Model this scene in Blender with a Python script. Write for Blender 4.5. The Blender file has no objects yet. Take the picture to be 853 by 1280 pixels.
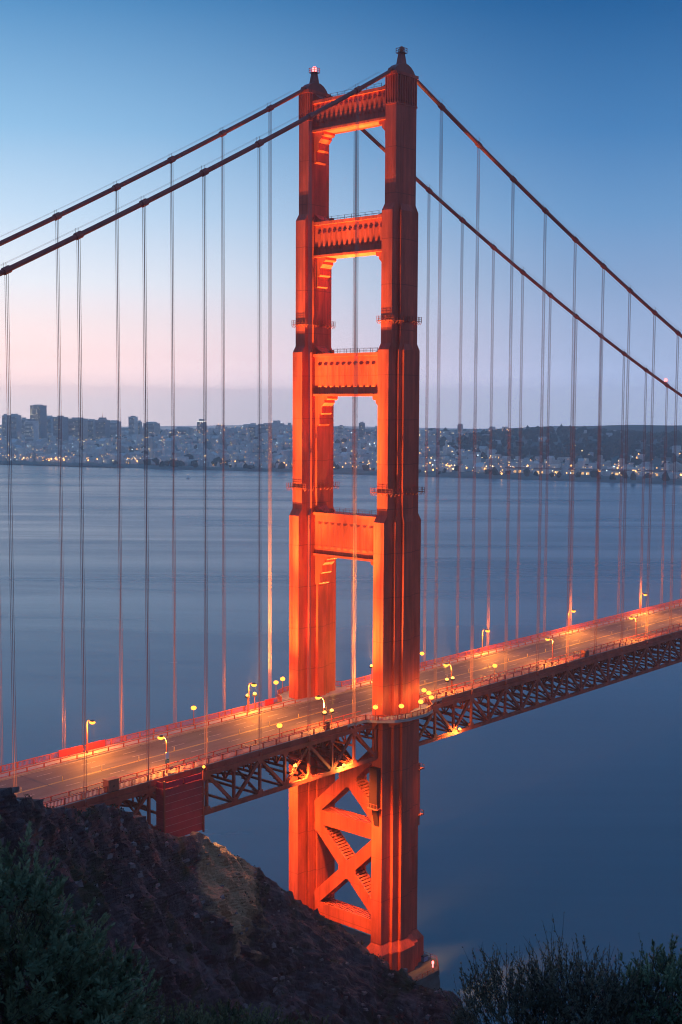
import bpy, math, random
import numpy as np
from mathutils import Vector, Matrix
random.seed(7); rng = np.random.default_rng(11)
R = math.radians
sc = bpy.context.scene
col = sc.collection

# ------------------------------------------------------------------ camera
CAM = Vector((-235.93, -207.0, 149.31))
YAW, PITCH, ROLL = 48.1527, -4.7744, 0.2738
cam_d = bpy.data.cameras.new('camera'); cam = bpy.data.objects.new('camera', cam_d); col.objects.link(cam)
cam_d.sensor_fit = 'VERTICAL'; cam_d.sensor_height = 36.0; cam_d.lens = 45.467
cam_d.clip_start = 0.2; cam_d.clip_end = 60000
fw = Vector((math.sin(R(YAW))*math.cos(R(PITCH)), math.cos(R(YAW))*math.cos(R(PITCH)), math.sin(R(PITCH))))
rt = Vector((math.cos(R(YAW)), -math.sin(R(YAW)), 0)); up = rt.cross(fw)
rt2 = rt*math.cos(R(ROLL)) + up*math.sin(R(ROLL)); up2 = -rt*math.sin(R(ROLL)) + up*math.cos(R(ROLL))
m3 = Matrix((rt2, up2, -fw)).transposed()
cam.matrix_world = Matrix.Translation(CAM) @ m3.to_4x4()
cam_d.dof.use_dof = True; cam_d.dof.focus_distance = 300; cam_d.dof.aperture_fstop = 7.0
sc.camera = cam

# ------------------------------------------------------------------ world: clear dawn sky
def lin(c):
    return tuple(((v/255)/12.92 if v/255 <= .04045 else ((v/255+.055)/1.055)**2.4) for v in c)
w = bpy.data.worlds.new('World'); sc.world = w; w.use_nodes = True
N, L = w.node_tree.nodes, w.node_tree.links
N.clear()
out = N.new('ShaderNodeOutputWorld'); bg = N.new('ShaderNodeBackground')
tc = N.new('ShaderNodeTexCoord'); sep = N.new('ShaderNodeSeparateXYZ')
L.new(tc.outputs['Generated'], sep.inputs[0])
SKY = 2.0
def ramp(stops):
    r = N.new('ShaderNodeValToRGB'); e = r.color_ramp.elements
    r.color_ramp.interpolation = 'B_SPLINE' if False else 'EASE'
    r.color_ramp.interpolation = 'LINEAR'
    while len(e) > 1: e.remove(e[-1])
    gain = lambda p: float(np.interp(p, (0,.012,.02,.035,.06,.09,.14,.2,.29,.5,1), (2.15,2.3,1.95,1.62,1.38,1.25,1.18,1.14,1.1,1.3,1.45)))/SKY
    e[0].position = stops[0][0]; e[0].color = (*[v*gain(0) for v in lin(stops[0][1])], 1)
    for p, c in stops[1:]:
        x = e.new(p); x.color = (*[v*gain(p) for v in lin(c)], 1)
    L.new(mp.outputs[0], r.inputs[0]); return r
mp = N.new('ShaderNodeMapRange'); mp.inputs[1].default_value = 0; mp.inputs[2].default_value = 1
mp.inputs[3].default_value = 0.0; mp.inputs[4].default_value = 1
L.new(sep.outputs['Z'], mp.inputs[0])
SUNWARD = [(0, (240,216,212)), (.012, (246,212,204)), (.02, (246,211,204)), (.035, (246,212,206)), (.06, (242,222,220)), (.09, (230,232,238)), (.14, (194,217,238)), (.20, (146,191,227)), (.29, (84,145,197)), (.5, (76,132,186)), (1, (74,124,178))]
AWAY = [(0, (162,172,198)), (.012, (156,167,196)), (.02, (151,164,195)), (.035, (146,162,194)), (.05, (142,160,193)), (.09, (128,156,194)), (.14, (102,146,192)), (.20, (70,124,178)), (.29, (32,92,149)), (.5, (48,104,160)), (1, (66,118,172))]
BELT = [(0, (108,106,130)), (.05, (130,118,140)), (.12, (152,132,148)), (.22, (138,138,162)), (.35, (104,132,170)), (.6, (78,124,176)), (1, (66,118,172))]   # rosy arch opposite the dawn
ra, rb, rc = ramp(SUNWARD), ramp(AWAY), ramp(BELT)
sx, sy = math.sin(R(6)), math.cos(R(6))          # horizontal bearing of the hidden sun
hx = N.new('ShaderNodeMath'); hx.operation = 'MULTIPLY'; hx.inputs[1].default_value = sx
hy = N.new('ShaderNodeMath'); hy.operation = 'MULTIPLY'; hy.inputs[1].default_value = sy
hs = N.new('ShaderNodeMath'); hs.operation = 'ADD'
L.new(sep.outputs['X'], hx.inputs[0]); L.new(sep.outputs['Y'], hy.inputs[0])
L.new(hx.outputs[0], hs.inputs[0]); L.new(hy.outputs[0], hs.inputs[1])
az = N.new('ShaderNodeMapRange'); az.interpolation_type = 'SMOOTHSTEP'
az.inputs[1].default_value = .57; az.inputs[2].default_value = .93
L.new(hs.outputs[0], az.inputs[0])
mx = N.new('ShaderNodeMixRGB'); L.new(az.outputs[0], mx.inputs[0]); L.new(rb.outputs[0], mx.inputs[1]); L.new(ra.outputs[0], mx.inputs[2])
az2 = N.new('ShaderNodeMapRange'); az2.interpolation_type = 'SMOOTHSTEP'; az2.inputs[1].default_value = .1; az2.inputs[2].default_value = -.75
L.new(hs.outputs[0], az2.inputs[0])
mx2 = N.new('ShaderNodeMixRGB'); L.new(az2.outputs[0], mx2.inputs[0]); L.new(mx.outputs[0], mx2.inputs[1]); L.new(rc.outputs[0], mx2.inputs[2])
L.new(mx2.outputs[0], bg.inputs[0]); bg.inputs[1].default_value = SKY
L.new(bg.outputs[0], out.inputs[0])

# sun still at the horizon: a faint, very soft, rosy light from the left
sun_d = bpy.data.lights.new('sun', 'SUN'); sun = bpy.data.objects.new('sun', sun_d); col.objects.link(sun)
sun_d.energy = .06; sun_d.angle = R(25); sun_d.color = (1, .72, .66)
sun.rotation_euler = Vector((-sx*math.cos(R(4)), -sy*math.cos(R(4)), -math.sin(R(4)))).to_track_quat('-Z', 'Y').to_euler()

vs = sc.view_settings
vs.view_transform = 'Standard'; vs.look = 'None'; vs.exposure = 0; vs.gamma = 1; vs.use_curve_mapping = False
sc.render.engine = 'CYCLES'
cy = sc.cycles
cy.use_denoising = True; cy.filter_width = 1.1; cy.max_bounces = 6; cy.diffuse_bounces = 3; cy.glossy_bounces = 2; cy.transmission_bounces = 3
cy.volume_bounces = 2; cy.transparent_max_bounces = 8; cy.sample_clamp_indirect = 4; cy.sample_clamp_direct = 0
cy.caustics_reflective = False; cy.caustics_refractive = False

# ------------------------------------------------------------------ helpers
class MB:
    def __init__(s): s.v = []; s.f = []
    def add(s, vs_, fs):
        o = len(s.v); s.v += [tuple(p) for p in vs_]; s.f += [tuple(i+o for i in f) for f in fs]; return s
    def box(s, x0, x1, y0, y1, z0, z1):
        return s.add([(x0,y0,z0),(x1,y0,z0),(x1,y1,z0),(x0,y1,z0),(x0,y0,z1),(x1,y0,z1),(x1,y1,z1),(x0,y1,z1)],
                     [(0,3,2,1),(4,5,6,7),(0,1,5,4),(1,2,6,5),(2,3,7,6),(3,0,4,7)])
    def bar(s, p, q, wd, ht, upv=(0,0,1)):
        p, q = Vector(p), Vector(q); d = (q-p).normalized(); u = Vector(upv)
        a = d.cross(u)
        if a.length < 1e-4: a = d.cross(Vector((1,0,0)))
        a.normalize(); b = a.cross(d).normalized(); a *= wd/2; b *= ht/2
        return s.add([p-a-b, p+a-b, p+a+b, p-a+b, q-a-b, q+a-b, q+a+b, q-a+b],
                     [(3,2,1,0),(4,5,6,7),(0,1,5,4),(1,2,6,5),(2,3,7,6),(3,0,4,7)])
    def tube(s, pts, rad, n=8, cap=True):
        pts = [Vector(p) for p in pts]; k = len(pts)
        rad = [rad]*k if not hasattr(rad, '__len__') else rad
        ref = None; base = len(s.v)
        for i, p in enumerate(pts):
            d = (pts[min(i+1,k-1)] - pts[max(i-1,0)]).normalized()
            if ref is None:
                ref = d.cross(Vector((0,0,1)))
                if ref.length < 1e-3: ref = Vector((1,0,0))
            ref = (ref - d*ref.dot(d)).normalized(); b = d.cross(ref)
            for j in range(n):
                t = 2*math.pi*j/n; s.v.append(tuple(p + (ref*math.cos(t)+b*math.sin(t))*rad[i]))
        for i in range(k-1):
            for j in range(n):
                j2 = (j+1) % n; o = base+i*n
                s.f.append((o+j, o+j2, o+n+j2, o+n+j))
        if cap:
            s.f.append(tuple(base+j for j in reversed(range(n)))); s.f.append(tuple(base+(k-1)*n+j for j in range(n)))
        return s
    def lathe(s, prof, n=12, c=(0,0,0)):
        base = len(s.v)
        for r_, z in prof:
            for j in range(n):
                t = 2*math.pi*j/n; s.v.append((c[0]+r_*math.cos(t), c[1]+r_*math.sin(t), c[2]+z))
        for i in range(len(prof)-1):
            for j in range(n):
                j2 = (j+1) % n; o = base+i*n; s.f.append((o+j, o+j2, o+n+j2, o+n+j))
        s.f.append(tuple(base+j for j in reversed(range(n)))); s.f.append(tuple(base+(len(prof)-1)*n+j for j in range(n)))
        return s
    def prism(s, poly, axis, a, b):   # poly of 2-d points extruded along an axis from a to b
        n = len(poly)
        def P(u, v, t): return {'x': (t,u,v), 'y': (u,t,v), 'z': (u,v,t)}[axis]
        return s.add([P(u,v,a) for u,v in poly] + [P(u,v,b) for u,v in poly],
                     [tuple(reversed(range(n))), tuple(range(n,2*n))] + [(i,(i+1)%n,n+(i+1)%n,n+i) for i in range(n)])
    def loft(s, rings):
        n = len(rings[0]); base = len(s.v)
        for r_ in rings: s.v += [tuple(p) for p in r_]
        for i in range(len(rings)-1):
            for j in range(n):
                j2 = (j+1) % n; o = base+i*n; s.f.append((o+j,o+j2,o+n+j2,o+n+j))
        s.f.append(tuple(base+j for j in reversed(range(n)))); s.f.append(tuple(base+(len(rings)-1)*n+j for j in range(n)))
        return s
    def mesh(s, name, mat, smooth=False):
        me = bpy.data.meshes.new(name); me.from_pydata(s.v, [], s.f)
        for m in (mat if isinstance(mat, (list, tuple)) else [mat]): me.materials.append(m)
        if smooth: me.polygons.foreach_set('use_smooth', [True]*len(me.polygons))
        me.update(); return me
    def build(s, name, mat, parent=None, smooth=False, loc=None):
        return link(name, s.mesh(name, mat, smooth), parent, loc)
def link(name, me, parent=None, loc=None, rot=None, scale=None):
    o = bpy.data.objects.new(name, me); col.objects.link(o)
    if parent: o.parent = parent
    if loc is not None: o.location = loc
    if rot is not None: o.rotation_euler = rot
    if scale is not None: o.scale = scale
    return o
def tag(o, label=None, cat=None, group=None, kind=None):
    if label: o['label'] = label
    if cat: o['category'] = cat
    if group: o['group'] = group
    if kind: o['kind'] = kind
    return o
def thing(name, label, cat, loc=(0,0,0), rz=0, group=None):
    o = bpy.data.objects.new(name, None); col.objects.link(o); o.location = loc; o.rotation_euler = (0,0,rz)
    o.empty_display_size = .5
    return tag(o, label, cat, group)
ORD = ['first','second','third','fourth','fifth','sixth','seventh','eighth','ninth','tenth','eleventh','twelfth','thirteenth','fourteenth']

# value noise in numpy
def vnoise(P, seed=0):
    P = np.asarray(P, float); i = np.floor(P).astype(np.int64); f = P - i; f = f*f*(3-2*f)
    def h(a):
        n = (a[:,0]*374761393 + a[:,1]*668265263 + a[:,2]*2147483647 + seed*1274126177) & 0xffffffff
        n = ((n ^ (n >> 13)) * 1274126177) & 0xffffffff
        return ((n ^ (n >> 16)) & 0xffff)/65535.0
    r = 0
    for dx in (0,1):
        for dy in (0,1):
            for dz in (0,1):
                wt = (f[:,0] if dx else 1-f[:,0])*(f[:,1] if dy else 1-f[:,1])*(f[:,2] if dz else 1-f[:,2])
                r = r + wt*h(i+np.array([dx,dy,dz]))
    return r*2-1
def fbm(P, o=5, seed=0, ridged=False):
    a, t = 1.0, 0
    for k in range(o):
        n = vnoise(np.asarray(P)*2**k, seed+k)
        t = t + a*((1-np.abs(n)*2) if ridged else n); a *= .5
    return t

# ------------------------------------------------------------------ materials
def mat(name, base, rough=.6, metal=0., var=.0, vscale=.5, bump=0., bscale=4., spec=.4, emit=None, es=0, stretch=None, coords='Object', hue2=None):
    m = bpy.data.materials.new(name); m.use_nodes = True
    n, l = m.node_tree.nodes, m.node_tree.links; b = n['Principled BSDF']
    b.inputs['Base Color'].default_value = (*base, 1); b.inputs['Roughness'].default_value = rough
    b.inputs['Metallic'].default_value = metal; b.inputs['Specular IOR Level'].default_value = spec
    if emit: b.inputs['Emission Color'].default_value = (*emit, 1); b.inputs['Emission Strength'].default_value = es
    if var or bump:
        g = n.new('ShaderNodeNewGeometry') if coords == 'World' else n.new('ShaderNodeTexCoord')
        src = g.outputs['Position'] if coords == 'World' else g.outputs['Object']
        if stretch:
            mpp = n.new('ShaderNodeMapping'); mpp.inputs['Scale'].default_value = stretch; l.new(src, mpp.inputs[0]); src = mpp.outputs[0]
    if var:
        t = n.new('ShaderNodeTexNoise'); t.inputs['Scale'].default_value = vscale; t.inputs['Detail'].default_value = 7; t.inputs['Roughness'].default_value = .65
        l.new(src, t.inputs['Vector'])
        cr = n.new('ShaderNodeValToRGB'); cr.color_ramp.elements[0].position = .3; cr.color_ramp.elements[1].position = .72
        d = tuple(max(0, c*(1-var)) for c in base); u = hue2 or tuple(min(1, c*(1+var)) for c in base)
        cr.color_ramp.elements[0].color = (*d,1); cr.color_ramp.elements[1].color = (*u,1)
        l.new(t.outputs['Fac'], cr.inputs[0]); l.new(cr.outputs[0], b.inputs['Base Color'])
    if bump:
        t2 = n.new('ShaderNodeTexNoise'); t2.inputs['Scale'].default_value = bscale; t2.inputs['Detail'].default_value = 6
        l.new(src, t2.inputs['Vector']); bp = n.new('ShaderNodeBump'); bp.inputs['Strength'].default_value = bump; bp.inputs['Distance'].default_value = .2
        l.new(t2.outputs['Fac'], bp.inputs['Height']); l.new(bp.outputs[0], b.inputs['Normal'])
    return m
def emitter(name, c, s):
    m = bpy.data.materials.new(name); m.use_nodes = True; n = m.node_tree.nodes; n.clear()
    o = n.new('ShaderNodeOutputMaterial'); e = n.new('ShaderNodeEmission'); e.inputs[0].default_value = (*c,1); e.inputs[1].default_value = s
    m.node_tree.links.new(e.outputs[0], o.inputs[0]); m.cycles.emission_sampling = 'NONE'; return m

def paint_mat(name, base, rough=.55, seams=True):
    m = mat(name, base, rough, spec=.22, var=.40, vscale=.3, bump=.04, bscale=3, coords='World', stretch=(1,1,.25))
    n, l = m.node_tree.nodes, m.node_tree.links; b = n['Principled BSDF']
    if seams:   # plate joints every 3.4 m and rain streaks under them
        g = n.new('ShaderNodeNewGeometry'); sp = n.new('ShaderNodeSeparateXYZ'); l.new(g.outputs['Position'], sp.inputs[0])
        a = n.new('ShaderNodeMath'); a.operation = 'MULTIPLY'; a.inputs[1].default_value = 1/10.4; l.new(sp.outputs['Z'], a.inputs[0])
        fr = n.new('ShaderNodeMath'); fr.operation = 'FRACT'; l.new(a.outputs[0], fr.inputs[0])
        lt = n.new('ShaderNodeMath'); lt.operation = 'LESS_THAN'; lt.inputs[1].default_value = .018; l.new(fr.outputs[0], lt.inputs[0])
        st = n.new('ShaderNodeTexNoise'); st.inputs['Scale'].default_value = 1.0; st.inputs['Detail'].default_value = 4
        mpp = n.new('ShaderNodeMapping'); mpp.inputs['Scale'].default_value = (1.6,1.6,.05); l.new(g.outputs['Position'], mpp.inputs[0]); l.new(mpp.outputs[0], st.inputs['Vector'])
        r2 = n.new('ShaderNodeMapRange'); r2.inputs[1].default_value = .45; r2.inputs[2].default_value = .8; r2.inputs[3].default_value = 0; r2.inputs[4].default_value = .55; l.new(st.outputs['Fac'], r2.inputs[0])
        mxm = n.new('ShaderNodeMath'); mxm.operation = 'MULTIPLY'; mxm.inputs[1].default_value = .6; l.new(lt.outputs[0], mxm.inputs[0])
        mm = n.new('ShaderNodeMath'); mm.operation = 'MAXIMUM'; l.new(r2.outputs[0], mm.inputs[0]); l.new(mxm.outputs[0], mm.inputs[1])
        mc = n.new('ShaderNodeMixRGB'); mc.inputs[2].default_value = (base[0]*.35, base[1]*.35, base[2]*.5, 1)
        old = b.inputs['Base Color'].links[0].from_socket; l.new(mm.outputs[0], mc.inputs[0]); l.new(old, mc.inputs[1]); l.new(mc.outputs[0], b.inputs['Base Color'])
    return m
ORANGE = (.50, .078, .045)
M = {}
M['tower'] = paint_mat('tower paint', ORANGE)
M['steel'] = paint_mat('steel paint', (.34,.07,.045), .6, False)
M['rope'] = mat('rope paint', (.30,.17,.155), .6, var=.2, vscale=.3)
M['cable'] = mat('cable paint', (.30,.055,.04), .55, var=.25, vscale=.4, bump=.1, bscale=2)
M['rail'] = mat('rail paint', (.42,.075,.045), .55, var=.2, vscale=1)
M['asphalt'] = mat('asphalt', (.10,.088,.082), .75, var=.35, vscale=.35, bump=.1, bscale=6, coords='World', stretch=(.12,1,1))
M['walk'] = mat('concrete walk', (.33,.30,.28), .8, var=.2, vscale=.4, bump=.08, bscale=5)
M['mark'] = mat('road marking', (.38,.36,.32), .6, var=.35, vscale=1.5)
M['yellow'] = mat('yellow tube', (.7,.5,.06), .5)
M['concrete'] = mat('pier concrete', (.10,.088,.082), .85, var=.35, vscale=.25, bump=.2, bscale=1.5)
M['dark'] = mat('dark metal', (.04,.038,.036), .5, var=.2, vscale=2)
M['pole'] = mat('lamp pole paint', (.30,.07,.045), .5, var=.15, vscale=1)
M['screen'] = mat('red screen cloth', (.36,.035,.04), .8, var=.2, vscale=.6, bump=.15, bscale=1.2)
M['screen_top'] = mat('crimson cloth', (.45,.018,.05), .7, var=.15, vscale=.8, bump=.1, bscale=2)
M['seam'] = mat('pale seam', (.5,.3,.26), .7)
M['cabinet'] = mat('cabinet paint', (.26,.085,.055), .6, var=.2, vscale=1.2)
M['white'] = mat('white plate', (.75,.75,.72), .5)
M['green'] = mat('green plate', (.03,.22,.12), .5)
M['bulb'] = emitter('sodium bulb', (1,.36,.045), 3.2)
M['bulb_hot'] = emitter('sodium flood lens', (1,.42,.08), 4)
M['red_bulb'] = emitter('red beacon glass', (1,.13,.13), 6)
SODIUM = (1, .43, .075)

# ------------------------------------------------------------------ WATER, far land
def sea():
    m = bpy.data.materials.new('bay water'); m.use_nodes = True
    n, l = m.node_tree.nodes, m.node_tree.links; b = n['Principled BSDF']
    b.inputs['Base Color'].default_value = (.052,.086,.106,1); b.inputs['IOR'].default_value = 1.33
    g = n.new('ShaderNodeNewGeometry')
    def nz(size, det, d=.0):
        mp_ = n.new('ShaderNodeMapping'); mp_.vector_type = 'TEXTURE'; mp_.inputs['Scale'].default_value = size; mp_.inputs['Rotation'].default_value = (0,0,R(-50)); l.new(g.outputs['Position'], mp_.inputs[0])
        t = n.new('ShaderNodeTexNoise'); t.inputs['Scale'].default_value = 1; t.inputs['Detail'].default_value = det; t.inputs['Roughness'].default_value = .6; t.inputs['Distortion'].default_value = d
        l.new(mp_.outputs[0], t.inputs['Vector']); return t
    def rng_(t, a, b_, lo=.35, hi=.68):
        rr = n.new('ShaderNodeMapRange'); rr.inputs[1].default_value = lo; rr.inputs[2].default_value = hi; rr.inputs[3].default_value = a; rr.inputs[4].default_value = b_; l.new(t.outputs['Fac'], rr.inputs[0]); return rr
    a = nz((900,110,1), 6, 1.0); l.new(rng_(a, .18, .30).outputs[0], b.inputs['Roughness'])
    cl = n.new('ShaderNodeMixRGB'); cl.inputs[1].default_value = (.084,.148,.172,1); cl.inputs[2].default_value = (.108,.182,.206,1)   # silty water, paler streaks of sheen painted into its colour
    l.new(rng_(nz((1400,190,1), 6, 1.4), 0, 1).outputs[0], cl.inputs[0]); l.new(cl.outputs[0], b.inputs['Base Color'])
    c = nz((60,14,1), 5, .3); bp = n.new('ShaderNodeBump'); bp.inputs['Strength'].default_value = .08; bp.inputs['Distance'].default_value = 1.0
    l.new(c.outputs['Fac'], bp.inputs['Height']); l.new(bp.outputs[0], b.inputs['Normal'])
    v = [(-6300,-6300,0),(6300,-6300,0),(6300,6300,0),(-6300,6300,0)]
    o = MB().add(v, [(0,1,2,3)]).build('water', m); tag(o, 'smooth blue grey bay water under the bridge', kind='structure')
sea()

SH0 = np.array([1550.7, 2507.1]); SD = np.array([.28416,-.95878]); SN = np.array([.95878,.28416])
HS = np.array([-3000,-1500,-1250,-1000,-750,-500,-250,0,250,500,750,1000,1250,1500,2000,3000,4500])
HZ = np.array([40,52,56,50,40,28,50,68,52,55,60,66,58,66,80,90,90])*.94
def city_h(s, t):
    s = np.asarray(s, float); t = np.asarray(t, float)
    k = np.clip((t-180)/1250, 0, 1); k = k*k*(3-2*k)
    h = 3.0 + k*(np.interp(s, HS, HZ)-3)
    wood = np.exp(-((s-930)/230)**2 - ((t-1150)/420)**2)
    h = h + wood*6 + 5*k*vnoise(np.stack([s/170, t/170, 0*s], -1).reshape(-1,3), 5).reshape(s.shape)
    h = h - np.clip((t-1700)/900, 0, 1)*25
    edge = np.clip(t/12.0, -1, 1)
    return np.where(t < 12, -4+7*np.clip(t/12, 0, 1), h)
def shore_off(s): return 22*vnoise(np.stack([np.asarray(s)/260, 0*np.asarray(s), 0*np.asarray(s)], -1).reshape(-1,3), 3).reshape(np.shape(s))
def city_pos(s, t):
    q = SH0 + SD*s + SN*(t+float(shore_off(np.array([s]))[0])); return q[0], q[1], float(city_h(np.array([s]), np.array([t]))[0])
def land():
    S = np.linspace(-3200, 4600, 200); T = np.concatenate([np.linspace(-20, 60, 10), np.linspace(80, 2600, 60)])
    ss, tt = np.meshgrid(S, T, indexing='ij'); h = city_h(ss, tt)
    x = SH0[0]+SD[0]*ss+SN[0]*(tt+shore_off(ss)); y = SH0[1]+SD[1]*ss+SN[1]*(tt+shore_off(ss))
    V = np.stack([x,y,h], -1).reshape(-1,3); nt = len(T)
    F = [(i*nt+j, (i+1)*nt+j, (i+1)*nt+j+1, i*nt+j+1) for i in range(len(S)-1) for j in range(nt-1)]
    b = MB(); b.v = V.tolist(); b.f = F
    m = mat('city ground', (.13,.14,.125), .9, var=.5, vscale=.012, coords='World')
    o = b.build('terrain', m, smooth=True); tag(o, 'low city hills rising behind the far shore', kind='structure')
    # far hills beyond the skyline
    b = MB(); n = 120
    for i in range(n+1):
        a = R(5+75*i/n); r0 = 5500
        hz = 38+10*float(fbm(np.array([[i*.09,3.3,0]]), 4, 9)[0])+34*math.exp(-((i-90)/11)**2)
        for rr, z in ((r0-300,-10),(r0,max(12,hz)),(r0+700,-10)):
            b.v.append((CAM.x+rr*math.sin(a), CAM.y+rr*math.cos(a), z))
    for i in range(n):
        for k in range(2): o_ = i*3+k; b.f.append((o_,o_+3,o_+4,o_+1))
    o = b.build('hills', mat('far hill', (.05,.06,.05), .95, var=.3, vscale=.002, coords='World'), smooth=True); tag(o, 'faint far hills beyond the skyline', kind='structure')
land()

# ------------------------------------------------------------------ CLIFF HILLSIDE in front of the bridge
RIDGE = [(-222,-150,136,40),(-206.7,-129.5,127.9,0),(-188.8,-112.9,120.2,0),(-158.5,-88.2,107.0,0),(-150.0,-80.2,102.3,0),(-140.7,-71.7,97.3,0),(-132.5,-64.7,93.5,0),(-124.7,-58.8,91.0,0),(-117.7,-53.3,88.7,0),(-110.0,-47.4,84.7,0),(-102.1,-41.7,80.0,0),(-88.8,-32.0,71.4,0),(-81.3,-28.7,68.2,0),(-75.4,-26.5,66.9,0),(-70.8,-26.0,64.2,0),(-59.3,-21.7,56.7,0),(-45.2,-19.2,46.3,0),(-32.8,-19.4,36.0,0),(-28.0,-22.2,31.7,0),(-25.1,-29.1,26.7,0),(-24.7,-35.6,26.0,0),(-26.0,-43.3,25.6,0),(-28.2,-51.3,26.3,0),(-29.8,-58.7,24.6,0),(-34.6,-71.7,21.0,0),(-43.9,-91.8,16.0,0),(-54.7,-118.0,9.0,0),(-66,-150,2,0),(-90,-215,-5,0),(-130,-290,-8,0)]
def cliff():
    cam2 = np.array([CAM.x, CAM.y]); rows = []
    for k, (x, y, z, _) in enumerate(RIDGE):
        d = np.array([x,y])-cam2; D = np.linalg.norm(d); d /= D
        P = lambda q, zz: (q[0], q[1], zz)
        vz = max(z*.55-12, -6); fz = max(z-27*min(1,D/150), -4)
        st = [P(cam2-d*0.5, 147.75), P(cam2+d*2.5, 147.1), P(cam2+d*8, 144.0), P(cam2+d*18, 137.0), P(cam2+d*min(46,.4*D), 149-.62*min(46,.4*D)),
              P(cam2+d*(.66*D), min(vz+10, 149-.56*.66*D-4)), P(cam2+d*(D-min(30,.2*D)), min(fz, 149-.53*(D-min(30,.2*D)))), P(cam2+d*(D-min(15,.1*D)), min((fz+z)/2+3, z-4*min(1,D/150))),
              (x,y,z), P(cam2+d*(D+7), z-5.5), P(cam2+d*(D+20), z-19), P(cam2+d*(D+48), z-47), P(cam2+d*(D+100), min(z-90,-6))]
        rows.append(st)
    G = np.array(rows); nk, ns = G.shape[0], G.shape[1]
    # resample: columns by arclength along the ridge, stations denser near the ridge
    ar = np.concatenate([[0], np.cumsum(np.linalg.norm(np.diff(G[:,8,:], axis=0), axis=1))])
    U = np.linspace(0, ar[-1], 520)
    G1 = np.stack([np.stack([np.interp(U, ar, G[:,j,c]) for c in range(3)], -1) for j in range(ns)], 1)
    sv = []
    for j in range(ns-1): sv += list(np.linspace(j, j+1, {0:3,1:6,2:8,3:10,4:14,5:26,6:40,7:46,8:26,9:22,10:20,11:10}[j], endpoint=False))
    sv = np.array(sv+[ns-1.0]); idx = np.arange(ns)
    def cub(a):   # Catmull-like smoothing along the stations
        return a
    V = np.zeros((len(U), len(sv), 3))
    for c in range(3):
        for i in range(len(U)): V[i,:,c] = np.interp(sv, idx, G1[i,:,c])
    P = V.reshape(-1,3).copy()
    nrm = np.zeros_like(V); du = np.gradient(V, axis=0); dv = np.gradient(V, axis=1); nrm = np.cross(du, dv); nrm /= np.linalg.norm(nrm, axis=-1, keepdims=True)+1e-9
    nrm[nrm[...,2] < 0] *= -1; nrm = nrm.reshape(-1,3)
    dist = np.linalg.norm(P[:,:2]-cam2, axis=1); amp = np.clip((dist-25)/90, 0.03, 1)
    # rock strata dip toward the lower right: noise stretched along that direction
    e1 = np.array([.62,.20,-.76]); e1 /= np.linalg.norm(e1); e2 = np.array([-.3,.95,0]); e2 -= e1*(e2@e1); e2 /= np.linalg.norm(e2); e3 = np.cross(e1,e2)
    Q = np.stack([P@e1, P@e2, P@e3], -1)
    big = fbm(P/26, 3, 1); str_ = fbm(Q/np.array([30,6,6]), 5, 21, True); fine = fbm(P/2.2, 4, 31); mid = fbm(Q/np.array([9,3,3]), 4, 51, True)
    sq = np.tile(sv, len(U)); rid = np.exp(-((sq-8)/.8)**2)      # keep the crest close to its line
    disp = amp*(big*1.6*(1-rid) + (str_-.4)*2.4*(1-.7*rid) + (mid-.3)*1.1*(1-.4*rid) + fine*.42)
    P = P + nrm*disp[:,None]
    nt = len(sv); b = MB(); b.v = P.tolist()
    b.f = [(i*nt+j, (i+1)*nt+j, (i+1)*nt+j+1, i*nt+j+1) for i in range(len(U)-1) for j in range(nt-1)]
    m = bpy.data.materials.new('cliff rock'); m.use_nodes = True
    n, l = m.node_tree.nodes, m.node_tree.links; bs = n['Principled BSDF']; bs.inputs['Roughness'].default_value = .9; bs.inputs['Specular IOR Level'].default_value = .2
    g = n.new('ShaderNodeNewGeometry')
    def nz(scale, det, stretch=(1,1,1), rot=(0,0,0), rough=.65):
        mp_ = n.new('ShaderNodeMapping'); mp_.inputs['Scale'].default_value = stretch; mp_.inputs['Rotation'].default_value = rot; l.new(g.outputs['Position'], mp_.inputs[0])
        t = n.new('ShaderNodeTexNoise'); t.inputs['Scale'].default_value = scale; t.inputs['Detail'].default_value = det; t.inputs['Roughness'].default_value = rough; l.new(mp_.outputs[0], t.inputs['Vector']); return t
    t1 = nz(.22, 9, (1,1,.35), (0,R(40),0)); cr = n.new('ShaderNodeValToRGB'); e = cr.color_ramp.elements
    e[0].position = .3; e[0].color = (.030,.023,.029,1); e[1].position = .74; e[1].color = (.16,.128,.136,1); x = e.new(.5); x.color = (.070,.052,.060,1)
    l.new(t1.outputs['Fac'], cr.inputs[0])
    ts = n.new('ShaderNodeTexNoise'); ts.inputs['Scale'].default_value = 1; ts.inputs['Detail'].default_value = 6; ts.inputs['Roughness'].default_value = .7
    ms = n.new('ShaderNodeMapping'); ms.vector_type = 'TEXTURE'; ms.inputs['Rotation'].default_value = (0,R(50),R(18)); ms.inputs['Scale'].default_value = (22,1.5,1.5); l.new(g.outputs['Position'], ms.inputs[0]); l.new(ms.outputs[0], ts.inputs['Vector'])
    rs = n.new('ShaderNodeMapRange'); rs.inputs[1].default_value = .52; rs.inputs[2].default_value = .74; rs.inputs[3].default_value = 0; rs.inputs[4].default_value = .75; l.new(ts.outputs['Fac'], rs.inputs[0])
    mv = n.new('ShaderNodeMixRGB'); mv.inputs[2].default_value = (.20,.165,.16,1); l.new(rs.outputs[0], mv.inputs[0]); l.new(cr.outputs[0], mv.inputs[1])
    t2 = nz(.09, 5); c2 = n.new('ShaderNodeValToRGB'); e = c2.color_ramp.elements; e[0].position = .52; e[0].color = (0,0,0,1); e[1].position = .66; e[1].color = (1,1,1,1); l.new(t2.outputs['Fac'], c2.inputs[0])
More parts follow.
